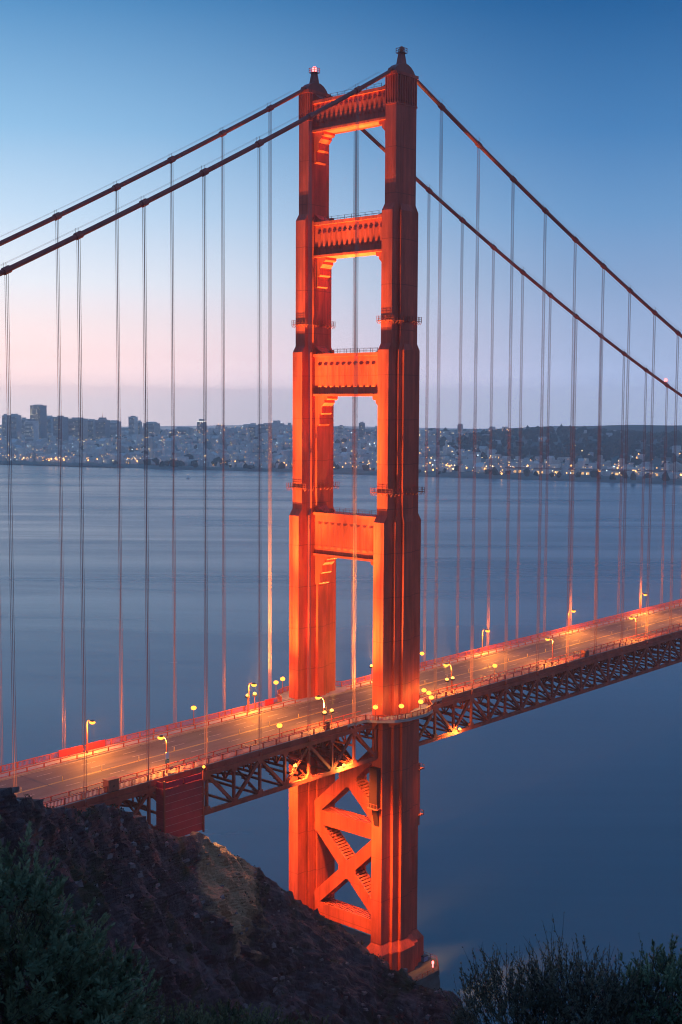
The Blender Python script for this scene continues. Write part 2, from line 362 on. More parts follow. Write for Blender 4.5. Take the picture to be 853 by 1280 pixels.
    m1 = n.new('ShaderNodeMixRGB'); m1.inputs[2].default_value = (.035,.045,.022,1); l.new(c2.outputs[0], m1.inputs[0]); l.new(mv.outputs[0], m1.inputs[1])
    # bare sandy soil of the cut slope under the bridge, lamplight warmed into its tan
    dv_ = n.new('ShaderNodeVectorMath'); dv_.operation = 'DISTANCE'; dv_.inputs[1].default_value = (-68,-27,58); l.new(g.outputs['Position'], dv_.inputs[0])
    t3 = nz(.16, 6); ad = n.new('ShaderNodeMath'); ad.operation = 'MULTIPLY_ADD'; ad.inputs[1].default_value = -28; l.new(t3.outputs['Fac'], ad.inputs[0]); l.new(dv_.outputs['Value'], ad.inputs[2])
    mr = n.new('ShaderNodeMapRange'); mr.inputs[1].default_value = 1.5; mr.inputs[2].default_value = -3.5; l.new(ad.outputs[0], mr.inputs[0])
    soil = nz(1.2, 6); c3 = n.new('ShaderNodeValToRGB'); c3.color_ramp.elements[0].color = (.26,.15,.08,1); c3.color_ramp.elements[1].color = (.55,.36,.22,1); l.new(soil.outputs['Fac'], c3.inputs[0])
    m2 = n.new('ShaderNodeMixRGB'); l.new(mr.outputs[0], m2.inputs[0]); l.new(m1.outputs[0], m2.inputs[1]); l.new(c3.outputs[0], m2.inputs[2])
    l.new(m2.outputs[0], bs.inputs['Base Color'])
    t4 = nz(1.1, 9, (1,1,.5), (0,R(40),0), .75); bp = n.new('ShaderNodeBump'); bp.inputs['Strength'].default_value = 1.0; bp.inputs['Distance'].default_value = .9; l.new(t4.outputs['Fac'], bp.inputs['Height']); l.new(bp.outputs[0], bs.inputs['Normal'])
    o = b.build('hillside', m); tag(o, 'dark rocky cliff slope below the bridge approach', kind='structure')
    # low dark scrub over the slope
    i0, i1 = int(.10*len(U)), int(.86*len(U)); pv = P.reshape(len(U), nt, 3); nv = nrm.reshape(len(U), nt, 3)
    sb = MB()
    for _ in range(2600):
        i = random.randint(i0, i1); s = min(max(random.gauss(7.6, .8), 6), 9.4)
        if random.random() < .25: s = random.uniform(7.85, 8.15)
        j = int(np.argmin(np.abs(sv-s))); c = Vector(pv[i,j])
        if float(fbm(np.array([c])/9, 3, 77)[0]) < -.05: continue
        sz = random.uniform(.25,.8)
        for _k in range(10):
            d = Vector((random.gauss(0,1), random.gauss(0,1), abs(random.gauss(.7,.7)))).normalized(); q = c + d*sz*random.uniform(.3,1)
            a = Vector((random.gauss(0,1), random.gauss(0,1), random.gauss(0,1))).normalized()*sz*.34; e_ = d.cross(a).normalized()*sz*.17
            sb.add([q-a, q+e_, q+a, q-e_], [(0,1,2,3)])
    st_ = MB()
    for _ in range(900):
        i = random.randint(i0, i1); s = random.uniform(6.2, 8.4); j = int(np.argmin(np.abs(sv-s))); c = np.array(pv[i,j]); r_ = random.uniform(.12,.5)**1.3
        q = rng.standard_normal((8,3)); bx_ = np.array([(x,y,z) for x in (-1,1) for y in (-1,1) for z in (-1,1)])*r_*np.array([1.3,1,.7])+q*r_*.28+c
        st_.add(bx_.tolist(), [(0,1,3,2),(4,6,7,5),(0,4,5,1),(2,3,7,6),(0,2,6,4),(1,5,7,3)])
    o = st_.build('stones', mat('loose stone', (.16,.13,.13), .9, var=.4, vscale=.8, coords='World')); tag(o, 'loose angular stones scattered on the cliff face', 'stones', kind='stuff')
    o = sb.build('scrub', mat('scrub', (.040,.048,.026), .9, var=.5, vscale=.3, coords='World')); tag(o, 'low dark scrub scattered over the cliff', 'scrub', kind='stuff')
cliff()

# ------------------------------------------------------------------ deck geometry
def g(x): return .008*x - (.008*x*x/1280 if x > 0 else 0)
ZR = 75.75        # road surface at the tower
PAN = 7.62
K0, K1 = -29, 46
XA, XB = K0*PAN, K1*PAN
XS = [XA+(XB-XA)*i/160 for i in range(161)]
def strip(y0, y1, zb, zt, xs=XS):
    b = MB(); n = len(xs)
    for x in xs: b.v += [(x,y0,zb+g(x)),(x,y1,zb+g(x)),(x,y1,zt+g(x)),(x,y0,zt+g(x))]
    for i in range(n-1):
        o = i*4
        for k in range(4): b.f.append((o+k, o+4+k, o+4+(k+1)%4, o+(k+1)%4))
    b.f += [(0,1,2,3), ((n-1)*4+3,(n-1)*4+2,(n-1)*4+1,(n-1)*4)]
    return b
road = strip(-9.45, 9.45, ZR-.35, ZR).build('road', M['asphalt']); tag(road, 'six lane asphalt bridge roadway lit orange by street lamps', kind='structure')
# lane paint
dash = MB().box(-1.8,1.8,-.075,.075,0,.002).mesh('lane_dash', M['mark'])
for li in (-6.3,-3.15,3.15,6.3):
    x = XA+5
    while x < XB-5:
        link('lane_marking', dash, road, (x, li, ZR+.004+g(x)), (0, -math.atan((g(x+1)-g(x-1))/2), 0)); x += 10.8
for y in (-9.2, 9.0): strip(y, y+.16, ZR+.004, ZR+.0065).build('edge_and_trail_line', M['mark'], road)  # pale edge lines; the far one stands in for a bright light trail
for y in (-.22, .12): strip(y, y+.1, ZR+.004, ZR+.0065).build('centre_line', M['yellow'], road)
for i in range(34):
    x = -125+i*9.6
    t = thing('lane_delineator', 'short tube marker standing on the road centre line', 'lane marker', (x,0,ZR+.0066+g(x)), 0, 'tube markers along the road centre line')
    if i == 0:
        tb = MB().lathe([(.05,.03),(.05,.95),(.03,1.0)], 8).mesh('tube', M['yellow']); tbb = MB().lathe([(.16,0),(.14,.05)], 10).mesh('base', M['dark'])
        rf = MB().lathe([(.054,.62),(.054,.78)], 8).mesh('reflector', M['white'])
    link('tube', tb, t); link('base', tbb, t); link('reflector', rf, t)
jt = MB().box(-.14,.14,-9.4,9.4,0,.002).mesh('expansion_joint', M['dark'])
x = XA+9
while x < XB-4:
    link('expansion_joint', jt, road, (x,0,ZR+.008+g(x)), (0, -math.atan((g(x+1)-g(x-1))/2), 0)); x += 15.24
BALC = [(-14.5,13.9),(-11.2,14.0),(-9.8,16.6),(-7.2,19.3),(-3.4,20.6),(3.4,20.6),(7.2,19.3),(9.8,16.6),(11.2,14.0),(14.5,13.9)]
for sgn, nm in ((-1,'near'),(1,'far')):
    y0, y1 = sorted((sgn*9.5, sgn*13.55))
    wk = strip(y0, y1, ZR-.3, ZR+.28).build('sidewalk', M['walk']); tag(wk, f'concrete sidewalk along the {nm} edge of the bridge', kind='structure')
    b = MB(); poly = [(x, sgn*y) for x, y in BALC]
    if sgn > 0: poly = poly[::-1]
    b.prism(poly, 'z', ZR-.35, ZR+.284); b.build('balcony', M['walk'], wk)
# kerb faces
    strip(*sorted((sgn*9.44, sgn*9.62)), ZR-.1, ZR+.30).build('kerb', M['walk'], wk)

def railing(nm, path, label, h=1.25, step=PAN/2, pick=.30, z0=ZR+.28, posts_h=None, infill=True, grp=None):
    """path: list of (x,y) points; rail follows the deck grade"""
    t = thing('railing', label, 'railing', (path[0][0], path[0][1], z0), 0, grp)
    off = Vector(t.location)
    P = [Vector((x, y, z0+g(x))) for x, y in path]
    tr, br, pk = MB(), MB(), MB()
    post = None
    for a, c in zip(P[:-1], P[1:]):
        d = c-a; Ls = d.length; n = max(1, round(Ls/step)); ang = math.atan2(d.y, d.x)
        tr.bar(a-off+Vector((0,0,h)), c-off+Vector((0,0,h)), .22, .14); br.bar(a-off+Vector((0,0,.16)), c-off+Vector((0,0,.16)), .14, .10)
        for i in range(n):
            q = a + d*((i+.5)/n) if n > 1 else a
            if post is None: post = MB().box(-.11,.11,-.09,.09,0,h+.06).mesh('post', M['rail'])
            link('post', post, t, q-off, (0,0,ang))
        if infill:
            m = max(2, int(Ls/pick)); dn = d.normalized()
            for i in range(m):
                q = a + d*((i+.5)/m)-off; pk.bar(q+Vector((0,0,.18)), q+Vector((0,0,h-.08)), .11, .05, (d.y,-d.x,0))
    tr.build('top_rail', M['rail'], t); br.build('bottom_rail', M['rail'], t)
    if infill: tag(pk.build('pickets', M['rail'], t), kind='stuff')
    return t
for sgn, nm in ((-1,'near'),(1,'far')):
    s = sgn
    railing('r', [(XA, s*13.35)]+[(x, s*13.35) for x in np.linspace(XA, -14.5, 14)[1:]], f'orange picket railing on the {nm} sidewalk edge before the tower')
    railing('r', [(x, s*(y-.25)) for x, y in BALC], f'orange railing curving round the outside of the {nm} tower leg', step=2.6)
    railing('r', [(x, s*13.35) for x in np.linspace(14.5, XB, 16)], f'orange picket railing on the {nm} sidewalk edge beyond the tower')
    railing('r', [(x, s*9.75) for x in np.linspace(XA, -8.4, 14)], f'low open fence between road and {nm} sidewalk before the tower', h=.95, infill=False)
    railing('r', [(x, s*9.75) for x in np.linspace(8.4, XB, 16)], f'low open fence between road and {nm} sidewalk beyond the tower', h=.95, infill=False)

# stiffening trusses: top chord 74.3, bottom chord 66.3 at the tower
ZT, ZBm = 74.35, 66.25
postm = MB().box(-.24,.24,-.3,.3,0,1).mesh('post', M['steel'])
gus = MB().prism([(-1.0,-.55),(1.0,-.55),(.6,.75),(-.6,.75)], 'y', -.36, .36).mesh('gusset_plate', M['steel'])
def truss(ka, kb, sgn, label):
    t = thing('stiffening_truss', label, 'truss', (ka*PAN, sgn*13.7, ZBm)); o = Vector(t.location)
    for nm, z, hh in (('top_chord', ZT, .95), ('bottom_chord', ZBm, .9)):
        b = MB()
        for k in range(ka, kb): b.bar(Vector((k*PAN,sgn*13.7,z+g(k*PAN)))-o, Vector(((k+1)*PAN+.02,sgn*13.7,z+g((k+1)*PAN)))-o, .75, hh)
        b.build(nm, M['steel'], t)
    for k in range(ka, kb+1):
        x = k*PAN
        link('post', postm, t, Vector((x, sgn*13.7, ZBm+.45+g(x)))-o, None, (1,1,ZT-ZBm-.9))
        link('gusset_plate', gus, t, Vector((x, sgn*13.7, ZBm+.45+g(x)))-o); link('gusset_plate', gus, t, Vector((x, sgn*13.7, ZT-.45+g(x)))-o, (math.pi,0,0))
    for k in range(ka, kb):
        x0, x1 = k*PAN, (k+1)*PAN; za, zb = (ZBm+.3, ZT-.3) if k % 2 else (ZT-.3, ZBm+.3)
        b = MB(); p, q = Vector((x0,sgn*13.7,za+g(x0)))-o, Vector((x1,sgn*13.7,zb+g(x1)))-o
        n = (q-p).normalized(); side = Vector((-n.z,0,n.x))*.26
        for s2 in (-.24,.24):
            b.bar(p+Vector((0,s2,0)), q+Vector((0,s2,0)), .12, .62)
        for i in range(1,8): 
            c = p+(q-p)*i/8; b.bar(c-side-Vector((0,.0,0)), c+side*1.0, .36, .10)
        b.build('diagonal', M['steel'], t)
    return t
for sgn, nm in ((-1,'near'),(1,'far')):
    truss(K0, -1, sgn, f'steel truss under the {nm} deck edge running to the shore')
    truss(1, K1, sgn, f'steel truss under the {nm} deck edge running toward the city')
# floor frame
ff = thing('floor_frame', 'steel cross beams and stringers carrying the bridge road', 'floor frame', (0,0,70))
fb = MB()
fb.box(-.25,.25,-13.3,13.3,3.75,4.35); fb.box(-.22,.22,-13.3,13.3,.55,1.0)
for i in range(12):
    y0, y1 = -13.2+i*2.2, -11+i*2.2
    fb.bar((0,y0,.8 if i%2 else 3.9),(0,y1,3.9 if i%2 else .8), .3, .3, (1,0,0)); fb.box(-.16,.16,y1-.12,y1+.12,.8,3.9)
fbm_ = fb.mesh('floor_beam', M['steel'])
kb_ = MB()
kb_.bar((0,-13.4,-3.6),(PAN,0,-3.6),.5,.45).bar((0,13.4,-3.6),(PAN,0,-3.604),.5,.45).box(-.25,.25,-13.3,13.3,-3.8,-3.4)
for s_ in (-1,1):
    for i in range(5): kb_.bar((i*PAN/5+.5, s_*(13.4-i*2.68-1.2), -3.3),(i*PAN/5+.5, s_*(13.4-i*2.68-2.6), -3.3),.2,.2)
kbm = kb_.mesh('lateral_brace', M['steel'])
sway = MB(); sway.bar((0,-13.2,-3.3),(0,-6.5,.6),.3,.3,(1,0,0)).bar((0,13.2,-3.3),(0,6.5,.6),.3,.3,(1,0,0)); swm = sway.mesh('knee_brace', M['steel'])
for k in range(K0, K1):
    if -1 <= k <= 0 : 
        pass
    x = k*PAN
    if abs(x) > 7.0:
        link('floor_beam', fbm_, ff, (x,0,g(x))); link('knee_brace', swm, ff, (x,0,g(x)))
    if not (-1 <= k <= 0): link('lateral_brace', kbm, ff, (x,0,g(x)))
for y in (-8.4,-5.6,-2.8,0,2.8,5.6,8.4):
    b = strip(y-.2, y+.2, ZR-1.3, ZR-.36)
    b.v = [(a,c,d-70) for a,c,d in b.v]; b.build('stringer', M['steel'], ff)
for sgn in (-1,1):
    b = strip(*sorted((sgn*13.38, sgn*13.6)), ZR-.9, ZR+.2, [x for x in XS if x < -15]); b.v = [(a,c,d-70) for a,c,d in b.v]; b.build('fascia', M['steel'], ff)
    b = strip(*sorted((sgn*13.38, sgn*13.6)), ZR-.9, ZR+.2, [x for x in XS if x > 15]); b.v = [(a,c,d-70) for a,c,d in b.v]; b.build('fascia', M['steel'], ff)
    b = strip(*sorted((sgn*14.1, sgn*15.0)), ZBm+3.8, ZBm+3.95, [x for x in XS if x < -9]); b.v = [(a,c,d-70) for a,c,d in b.v]
for sgn in (-1,1):     # brackets under the balcony
    for x in (-9,-4.5,0,4.5,9):
        yo = {9:15.6, 4.5:19.2, 0:19.8}[abs(x)]
        b = MB().prism([(sgn*12.5,ZR-70-.36),(sgn*yo,ZR-70-.36),(sgn*yo,ZR-70-.8),(sgn*12.5,ZR-70-3.8)][::(1 if sgn>0 else -1)], 'x', x-.18, x+.18); b.build('balcony_bracket', M['steel'], ff)

# ------------------------------------------------------------------ TOWER
LV = {1:((3.7,1.6),(2.0,1.62),(1.0,1.64)), 2:((4.75,1.6),(2.35,2.25),(1.0,2.27)), 3:((5.75,1.6),(2.95,2.3),(1.75,2.95)), 4:((6.9,1.6),(3.7,2.4),(1.5,3.2)), 5:((8.3,2.6),(5.0,3.5),(2.8,4.3))}
def ring(lv, yc, z):
    (a1,b1),(a2,b2),(a3,b3) = LV[lv]
    q = [(a1,b1),(a2,b1),(a2,b2),(a3,b2),(a3,b3)]
    pts = q + [(-x,y) for x,y in reversed(q)] + [(-x,-y) for x,y in q] + [(x,-y) for x,y in reversed(q)]
    return [(x, yc+y, z) for x, y in pts]
tower = thing('bridge_tower', 'tall floodlit red orange bridge tower with stepped legs and fluted struts', 'bridge tower', (0,0,12.5))
TO = Vector((0,0,12.5))
def tb_(b): b.v = [(x,y,z-12.5) for x,y,z in b.v]; return b
for yc in (-13.7, 13.7):
    b = MB().loft([ring(4,yc,20.0), ring(4,yc,121.8), ring(3,yc,123.4), ring(3,yc,161.9), ring(2,yc,163.4), ring(2,yc,193.8), ring(1,yc,195.4), ring(1,yc,224.2)])
    leg = tb_(b).build('leg', M['tower'], tower)
    tb_(MB().loft([ring(5,yc,12.5), ring(5,yc,18.6), ring(4,yc,20.6)])).build('plinth', M['tower'], leg)
    tb_(MB().box(-4.0,4.0,yc-1.9,yc+1.9,224.2,224.9)).build('cap', M['tower'], leg); tb_(MB().box(-3.85,3.85,yc-1.75,yc+1.75,217.6,217.95)).build('collar', M['tower'], leg)
    for s in (-1,1):
        for i in range(5):
            y = yc-1.4+i*.7; tb_(MB().box(*sorted((s*3.69,s*3.92)), y-.14,y+.14,218.0,224.2)).build('cap_rib', M['tower'], leg)
        for i in range(9):
            x = -3.4+i*.85; tb_(MB().box(x-.16,x+.16,*sorted((yc+s*1.59,yc+s*1.82)),218.0,224.2)).build('cap_rib', M['tower'], leg)
    # catwalks
    for z, a, bb in ((128.6,5.75,2.95),(168.6,4.75,2.27)):
        c = MB(); A, B = a+.32, bb+.32
        for x0,x1,y0,y1 in ((-A,A,-B,-B+.28),(-A,A,B-.28,B),(-A,-A+.28,-B+.28,B-.28),(A-.28,A,-B+.28,B-.28)): c.box(x0,x1,yc+y0,yc+y1,z,z+.12)
        for zz in (.55,1.1):
            for p,q in (((-A,-B),(A,-B)),((A,-B),(A,B)),((A,B),(-A,B)),((-A,B),(-A,-B))): c.bar((p[0],yc+p[1],z+zz),(q[0],yc+q[1],z+zz),.04,.04)
        for i in range(10):
            x = -A+2*A*i/9
            for s in (-1,1): c.box(x-.05,x+.05,yc+s*B-.05,yc+s*B+.05,z,z+1.15); c.bar((x,yc+s*(B-.5),z-.7),(x,yc+s*(B+.1),z-.05),.09,.09)
        for i in range(5):
            y = -B+2*B*(i+.5)/5
            for s in (-1,1): c.box(s*A-.05,s*A+.05,yc+y-.05,yc+y+.05,z,z+1.15); c.bar((s*(A-.5),yc+y,z-.7),(s*(A+.1),yc+y,z-.05),.09,.09)
        tb_(c).build('catwalk', M['steel'], leg)
    # saddle housing, turret and beacon
    hp = [(-3.7,224.9),(-3.7,225.1),(-3.1,225.9),(-2.2,226.6),(-1.0,227.1),(1.0,227.1),(2.2,226.6),(3.1,225.9),(3.7,225.1),(3.7,224.9)]
    b = MB().prism(hp, 'y', yc-1.15, yc+1.15); sh = tb_(b).build('saddle_housing', M['cable'], tower)
    tb_(MB().loft([[(-1.0,yc-.8,226.9),(1.0,yc-.8,226.9),(1.0,yc+.8,226.9),(-1.0,yc+.8,226.9)],[(-.6,yc-.5,229.6),(.6,yc-.5,229.6),(.6,yc+.5,229.6),(-.6,yc+.5,229.6)]])).build('turret', M['cable'], sh)
    c = MB().box(-.95,.95,yc-.95,yc+.95,229.6,229.72)
    for zz in (.5,1.0):
        for p,q in (((-.9,-.9),(.9,-.9)),((.9,-.9),(.9,.9)),((.9,.9),(-.9,.9)),((-.9,.9),(-.9,-.9))): c.bar((p[0],yc+p[1],229.72+zz),(q[0],yc+q[1],229.72+zz),.07,.07)
    for x in (-.9,0,.9):
        for y in (-.9,.9): c.box(x-.05,x+.05,yc+y-.05,yc+y+.05,229.72,230.8)
    tb_(c).build('beacon_rail', M['steel'], sh)
    bc = tb_(MB().lathe([(.25,229.72),(.25,230.0),(.5,230.05),(.58,230.5),(.5,230.95),(.15,231.2)], 12, (0,yc,0))).build('beacon', M['red_bulb'] if yc > 0 else M['steel'], sh)
# struts
STRUT = [(214.8,222.3,15,1.62,1),(184.8,193.3,13,2.1,2),(151.2,161.5,11,2.3,3),(111.8,122.6,10,2.4,4)]
for zb, zt, nf, bi, lv in STRUT:
    H = zt-zb; YE = 13.7-bi+.02; off = Vector((0,0,zb))
    b = MB().box(-2.0,2.0,-YE,YE,.55,H-.75)
    for s in (-1,1):   # concave rise of the top toward each leg
        b.prism([(s*YE,H-.2),(s*YE,H+2.0),(s*(YE-1.0),H+1.1),(s*(YE-2.2),H+.45),(s*(YE-3.6),H+.12),(s*(YE-3.6),H-.2)][::(1 if s<0 else -1)], 'x', -1.7, 1.7)
    st = b.build('strut', M['tower'], tower, loc=off-TO)
    MB().box(-2.55,2.55,-YE,YE,H-.75,H).build('cornice', M['tower'], st)
    MB().box(-2.6,2.6,-YE,YE,0,.55).build('bottom_ledge', M['tower'], st)
    f0, f1 = (.55+1.15), H-.75-(.9 if lv < 2 else 1.5); sp = 2*(YE-.9)/nf
    fw_ = sp*.38
    for s in (-1,1):
        X, O = s*1.995, s*.24; fl = MB()
        a_, c_ = fw_, fw_*.5
        fl.add([(X,-a_,f0+.2),(X,a_,f0+.2),(X,a_,f1),(X,-a_,f1),(X+O,-c_,f0+.75),(X+O,c_,f0+.75),(X+O,c_,f1-.6),(X+O,-c_,f1-.6)], [(0,1,5,4),(1,2,6,5),(2,3,7,6),(3,0,4,7),(4,5,6,7),(0,3,2,1)])
        flm = fl.mesh('flute', M['tower'])
        for i in range(nf): link('flute', flm, st, (0, -YE+.9+sp*(i+.5), 0))
    for s in (-1,1):
        prev = 0
        for zz, pr, ch in ((.95,3.5,.35),(2.5,2.5,.9),(4.5,1.6,.35),(7.2,.8,.3)):
            y0 = s*YE; y1 = s*(13.7-LV[lv][2][1]-pr)
            ym = s*(13.7-LV[lv][2][1]-pr+ch)
            poly = [(y0,-prev-.001),(y0,-zz),(ym,-zz),(y1,-zz+ch),(y1,-prev-.001)]
            MB().prism(poly[::(1 if s>0 else -1)], 'x', -1.9+prev*.02, 1.9-prev*.02).build('haunch', M['tower'], st)
            prev = zz
    # service railing on the strut top
    c = MB()
    for x in (-1.6,1.6):
        for zz in (.55,1.1): c.bar((x,-YE+3,H+zz),(x,YE-3,H+zz),.05,.05)
        for i in range(9): y = -YE+3+(2*YE-6)*i/8; c.box(x-.04,x+.04,y-.04,y+.04,H,H+1.15)
    c.box(-.5,.3,YE-4.4,YE-3.6,H,H+.95)
    c.build('service_rail', M['steel'], st)
# cross bracing below the deck
bat = MB().box(-1.74,1.74,-.27,.27,-.06,.06).mesh('batten', M['tower'])
def brace(p, q, wd, prd, name):
    p, q = Vector(p), Vector(q); d = (q-p); Ln = d.length; dn = d.normalized(); pn = Vector((0,-dn.z,dn.y))
    b = MB()
    for s in (-1,1):
        x0, x1 = sorted((s*1.75, s*(2.0+prd)))
        poly = [p-pn*wd/2, q-pn*wd/2, q+pn*wd/2, p+pn*wd/2]; b.prism([(a.y,a.z-12.5) for a in poly], 'x', x0, x1)
    o = b.build(name, M['tower'], tower); n = int(Ln/.8); ang = math.atan2(dn.z, dn.y)
    for i in range(1, n):
        for s in (-1,1):
            c = p + d*(i/n) + pn*s*(wd/2-.16); link('batten', bat, o, c-TO, (ang,0,0))
    return o
YI = 10.7
brace((0,-YI,45.6),(0,YI,45.6),3.7,.009,'horizontal_brace'); brace((0,-YI,21.7),(0,YI,21.7),3.7,.009,'horizontal_brace')
brace((0,-YI,44.2),(0,YI,24.2),3.0,.003,'diagonal_brace'); brace((0,YI,44.2),(0,-YI,24.2),3.0,.006,'diagonal_brace')
brace((0,-YI,47.6),(0,YI,67.2),3.0,.003,'diagonal_brace'); brace((0,YI,47.6),(0,-YI,67.2),3.0,.006,'diagonal_brace')
for zc in (34.2,57.4):
    for s in (-1,1):
        b = MB().prism([(-2.9,zc-.2),(-1.1,zc-2.4),(1.1,zc-2.4),(2.9,zc-.2),(2.9,zc+.2),(1.1,zc+2.4),(-1.1,zc+2.4),(-2.9,zc+.2)], 'x', *sorted((s*1.7,s*2.013)))
        tb_(b).build('centre_plate', M['tower'], tower)
for zc in (45.6,21.7,66.5):
    for s in (-1,1):
        b = MB()
        for sx_ in (-1,1): b.prism([(s*(YI+.3),zc-4.2),(s*(YI-1.8),zc-2.4),(s*(YI-2.6),zc),(s*(YI-1.8),zc+2.4),(s*(YI+.3),zc+4.2)][::(1 if s>0 else -1)], 'x', *sorted((sx_*1.68,sx_*2.017)))
        tb_(b).build('corner_plate', M['tower'], tower)
# lift shaft and work platforms on the near leg below the deck
ls = tb_(MB().box(-8.3,-6.92,-14.9,-12.5,54.2,63.8).prism([(-8.1,54.2),(-6.92,54.2),(-6.92,49.5),(-7.5,52)], 'y', -14.5, -12.9)).build('lift_shaft', mat('dark red steel', (.05,.011,.009), .7), tower)
c = MB().box(-8.6,-6.92,-15.2,-12.2,53.9,54.15).bar((-8.5,-15.2,55.2),(-8.5,-12.2,55.2),.07,.07)
for y in (-15.1,-14.2,-13.2,-12.3): c.box(-8.55,-8.45,y-.05,y+.05,54.1,55.2)
tb_(c).build('platform', M['steel'], ls)
ls = tb_(MB().box(6.92,7.9,-15.0,-13.2,46.5,62.0)).build('ladder_cage', M['steel'], tower)
for z in (60.5,49.0):
    tb_(MB().box(6.92,8.9,-15.6,-12.8,z,z+.2).bar((8.8,-15.5,z+1.1),(8.8,-12.9,z+1.1),.08,.08).bar((7,-15.5,z+1.1),(8.8,-15.5,z+1.1),.08,.08).box(8.75,8.85,-15.55,-15.45,z,z+1.15).prism([(6.92,z-1.6),(8.7,z-.0),(6.92,z)],'y',-14.6,-13.4)).build('platform', M['steel'], ls)

# ------------------------------------------------------------------ pier
pier = thing('bridge_pier', 'grey concrete pier at the waterline under the tower', 'pier', (0,0,-6))
def off6(b): b.v = [(x,y,z+6) for x,y,z in b.v]; return b
pp = [(-11.5,-18.8),(-8,-22.3),(6.5,-22.3),(10.5,-18.8),(10.5,18.8),(6.5,22.3),(-8,22.3),(-11.5,18.8)]
off6(MB().loft([[(x*1.12,y*1.04,-6) for x,y in pp],[(x*1.05,y*1.015,9.5) for x,y in pp],[(x,y,11.2) for x,y in pp]])).build('body', M['concrete'], pier)
off6(MB().prism([(x*1.03,y*1.01) for x,y in pp], 'z', 11.2, 12.45)).build('coping', M['concrete'], pier)
pt = MB().box(-.05,.05,-.05,.05,0,1.1).mesh('rail_post', M['steel'])
rl = MB()
for a, c in zip(pp, pp[1:]+pp[:1]):
    a, c = Vector((*a,12.45)), Vector((*c,12.45)); n = max(2, int((c-a).length/2))
    for i in range(n): link('rail_post', pt, pier, a+(c-a)*i/n+Vector((0,0,6)))
    for z in (.55,1.08): rl.bar(a+Vector((0,0,z)), c+Vector((0,0,z)), .06,.06)
off6(rl).build('rail', M['steel'], pier)
o = MB().lathe([(.16,0),(.16,.9),(.28,.95),(.28,1.4),(.1,1.6)], 12).build('pier_beacon', M['red_bulb'], None, loc=(6.8,-20.4,12.45)); tag(o, 'red warning light on the pier corner below the near leg', 'beacon')
t = thing('storage_box', 'small blue grey box on the pier edge', 'box', (8.2,-16.6,12.45)); mb_ = mat('blue box', (.10,.2,.32), .5, var=.2, vscale=2)
MB().box(-.8,.8,-.6,.6,.1,1.3).build('body', mb_, t); MB().box(-.86,.86,-.66,.66,1.3,1.45).build('lid', M['dark'], t); MB().box(-.7,.7,-.5,.5,0,.1).build('base', M['dark'], t)

# ------------------------------------------------------------------ MAIN CABLES
Z0, SAG = 227.0, 144.07
def zc(x): return Z0 - 4*SAG*(x/1280)*(1-x/1280) if x >= 0 else Z0 + .55114*x + 3.313e-4*x*x
ropem = MB().tube([(0,0,0),(0,0,1)], .046, 6).mesh('rope', M['rope'], True)
sock = MB().lathe([(.16,0),(.16,.5),(.08,.9)], 8).mesh('socket', M['steel'])
for sgn, nm in ((-1,'near'),(1,'far')):
    y = sgn*13.7
    cb = thing('main_cable', f'thick red suspension cable slung over the {nm} tower leg with its hangers', 'cable', (0,y,0), 0, None)
    xs = list(np.linspace(XA, -4.4, 70)) + list(np.linspace(-4.2,4.2,9)) + list(np.linspace(4.4, XB, 100))
    def zs(x): return zc(x) if abs(x) > 4.3 else zc(4.3)+(4.3*4.3-x*x)*.05
    MB().tube([(x,0,zs(x)) for x in xs], .49, 12).build('cable', M['cable'], cb, True)
    for s2 in (-.42,.42):
        MB().tube([(x,s2,zs(x)+1.3) for x in xs if x < -5], .018, 5).build('hand_rope', M['cable'], cb); MB().tube([(x,s2,zs(x)+1.3) for x in xs if x > 5], .018, 5).build('hand_rope', M['cable'], cb)
    for k in list(range(-14,0)) + list(range(1,23)):
        x = k*15.24; z = zc(x); sl = (zc(x+.5)-zc(x-.5)); d = Vector((1,0,sl)).normalized()
        bnd = MB().tube([d*-.75,d*-.7,d*.7,d*.75], [.55,.68,.68,.55], 12).tube([d*-.4+Vector((0,-.42,.0)),d*-.4+Vector((0,-.42,1.5))], .04, 5).tube([d*-.4+Vector((0,.42,.0)),d*-.4+Vector((0,.42,1.5))], .04, 5)
        bnd.build('cable_band', M['cable'], cb, False, (x,0,z))
        zb = ZT+g(x)+.4
        su = bpy.data.objects.new('suspender', None); col.objects.link(su); su.parent = cb; su.location = (x,0,zb); su.empty_display_size = .3
        for dx in (-.17,.17):
            for dy in (-.27,.27):
                link('rope', ropem, su, (dx,dy,0), None, (1,1,z-zb)); link('socket', sock, su, (dx,dy,0))
# red aviation light clamped on the far cable
xb = 12*15.24-1.0
t = thing('cable_beacon', 'red warning light clamped on top of the far suspension cable', 'beacon', (xb,13.7,zc(xb)+.49))
MB().box(-.25,.25,-.25,.25,0,.5).build('bracket', M['steel'], t); MB().lathe([(.4,.5),(.5,.7),(.5,1.3),(.25,1.6)],12).build('lamp_glass', M['red_bulb'], t)
def add_light(name, kind, loc, energy, color, parent=None, target=None, cone=None, blend=.9, radius=.25):
    d = bpy.data.lights.new(name, kind); o = bpy.data.objects.new(name, d); col.objects.link(o); d.energy = energy; d.color = color
    d.shadow_soft_size = radius
    if kind == 'SPOT': d.spot_size = R(cone); d.spot_blend = blend
    if parent: o.parent = parent; o.location = Vector(loc)
    else: o.location = loc
    if target is not None:
        wl = Vector(loc)+(Vector(parent.location) if parent else Vector())
        q = (Vector(target)-wl).to_track_quat('-Z','Y')
        if parent: q = parent.rotation_euler.to_quaternion().inverted() @ q
        o.rotation_euler = q.to_euler()
    return o
add_light('beacon_light','POINT',(0,13.7,232.2-12.5),300,(1,.1,.1),tower,radius=.4)

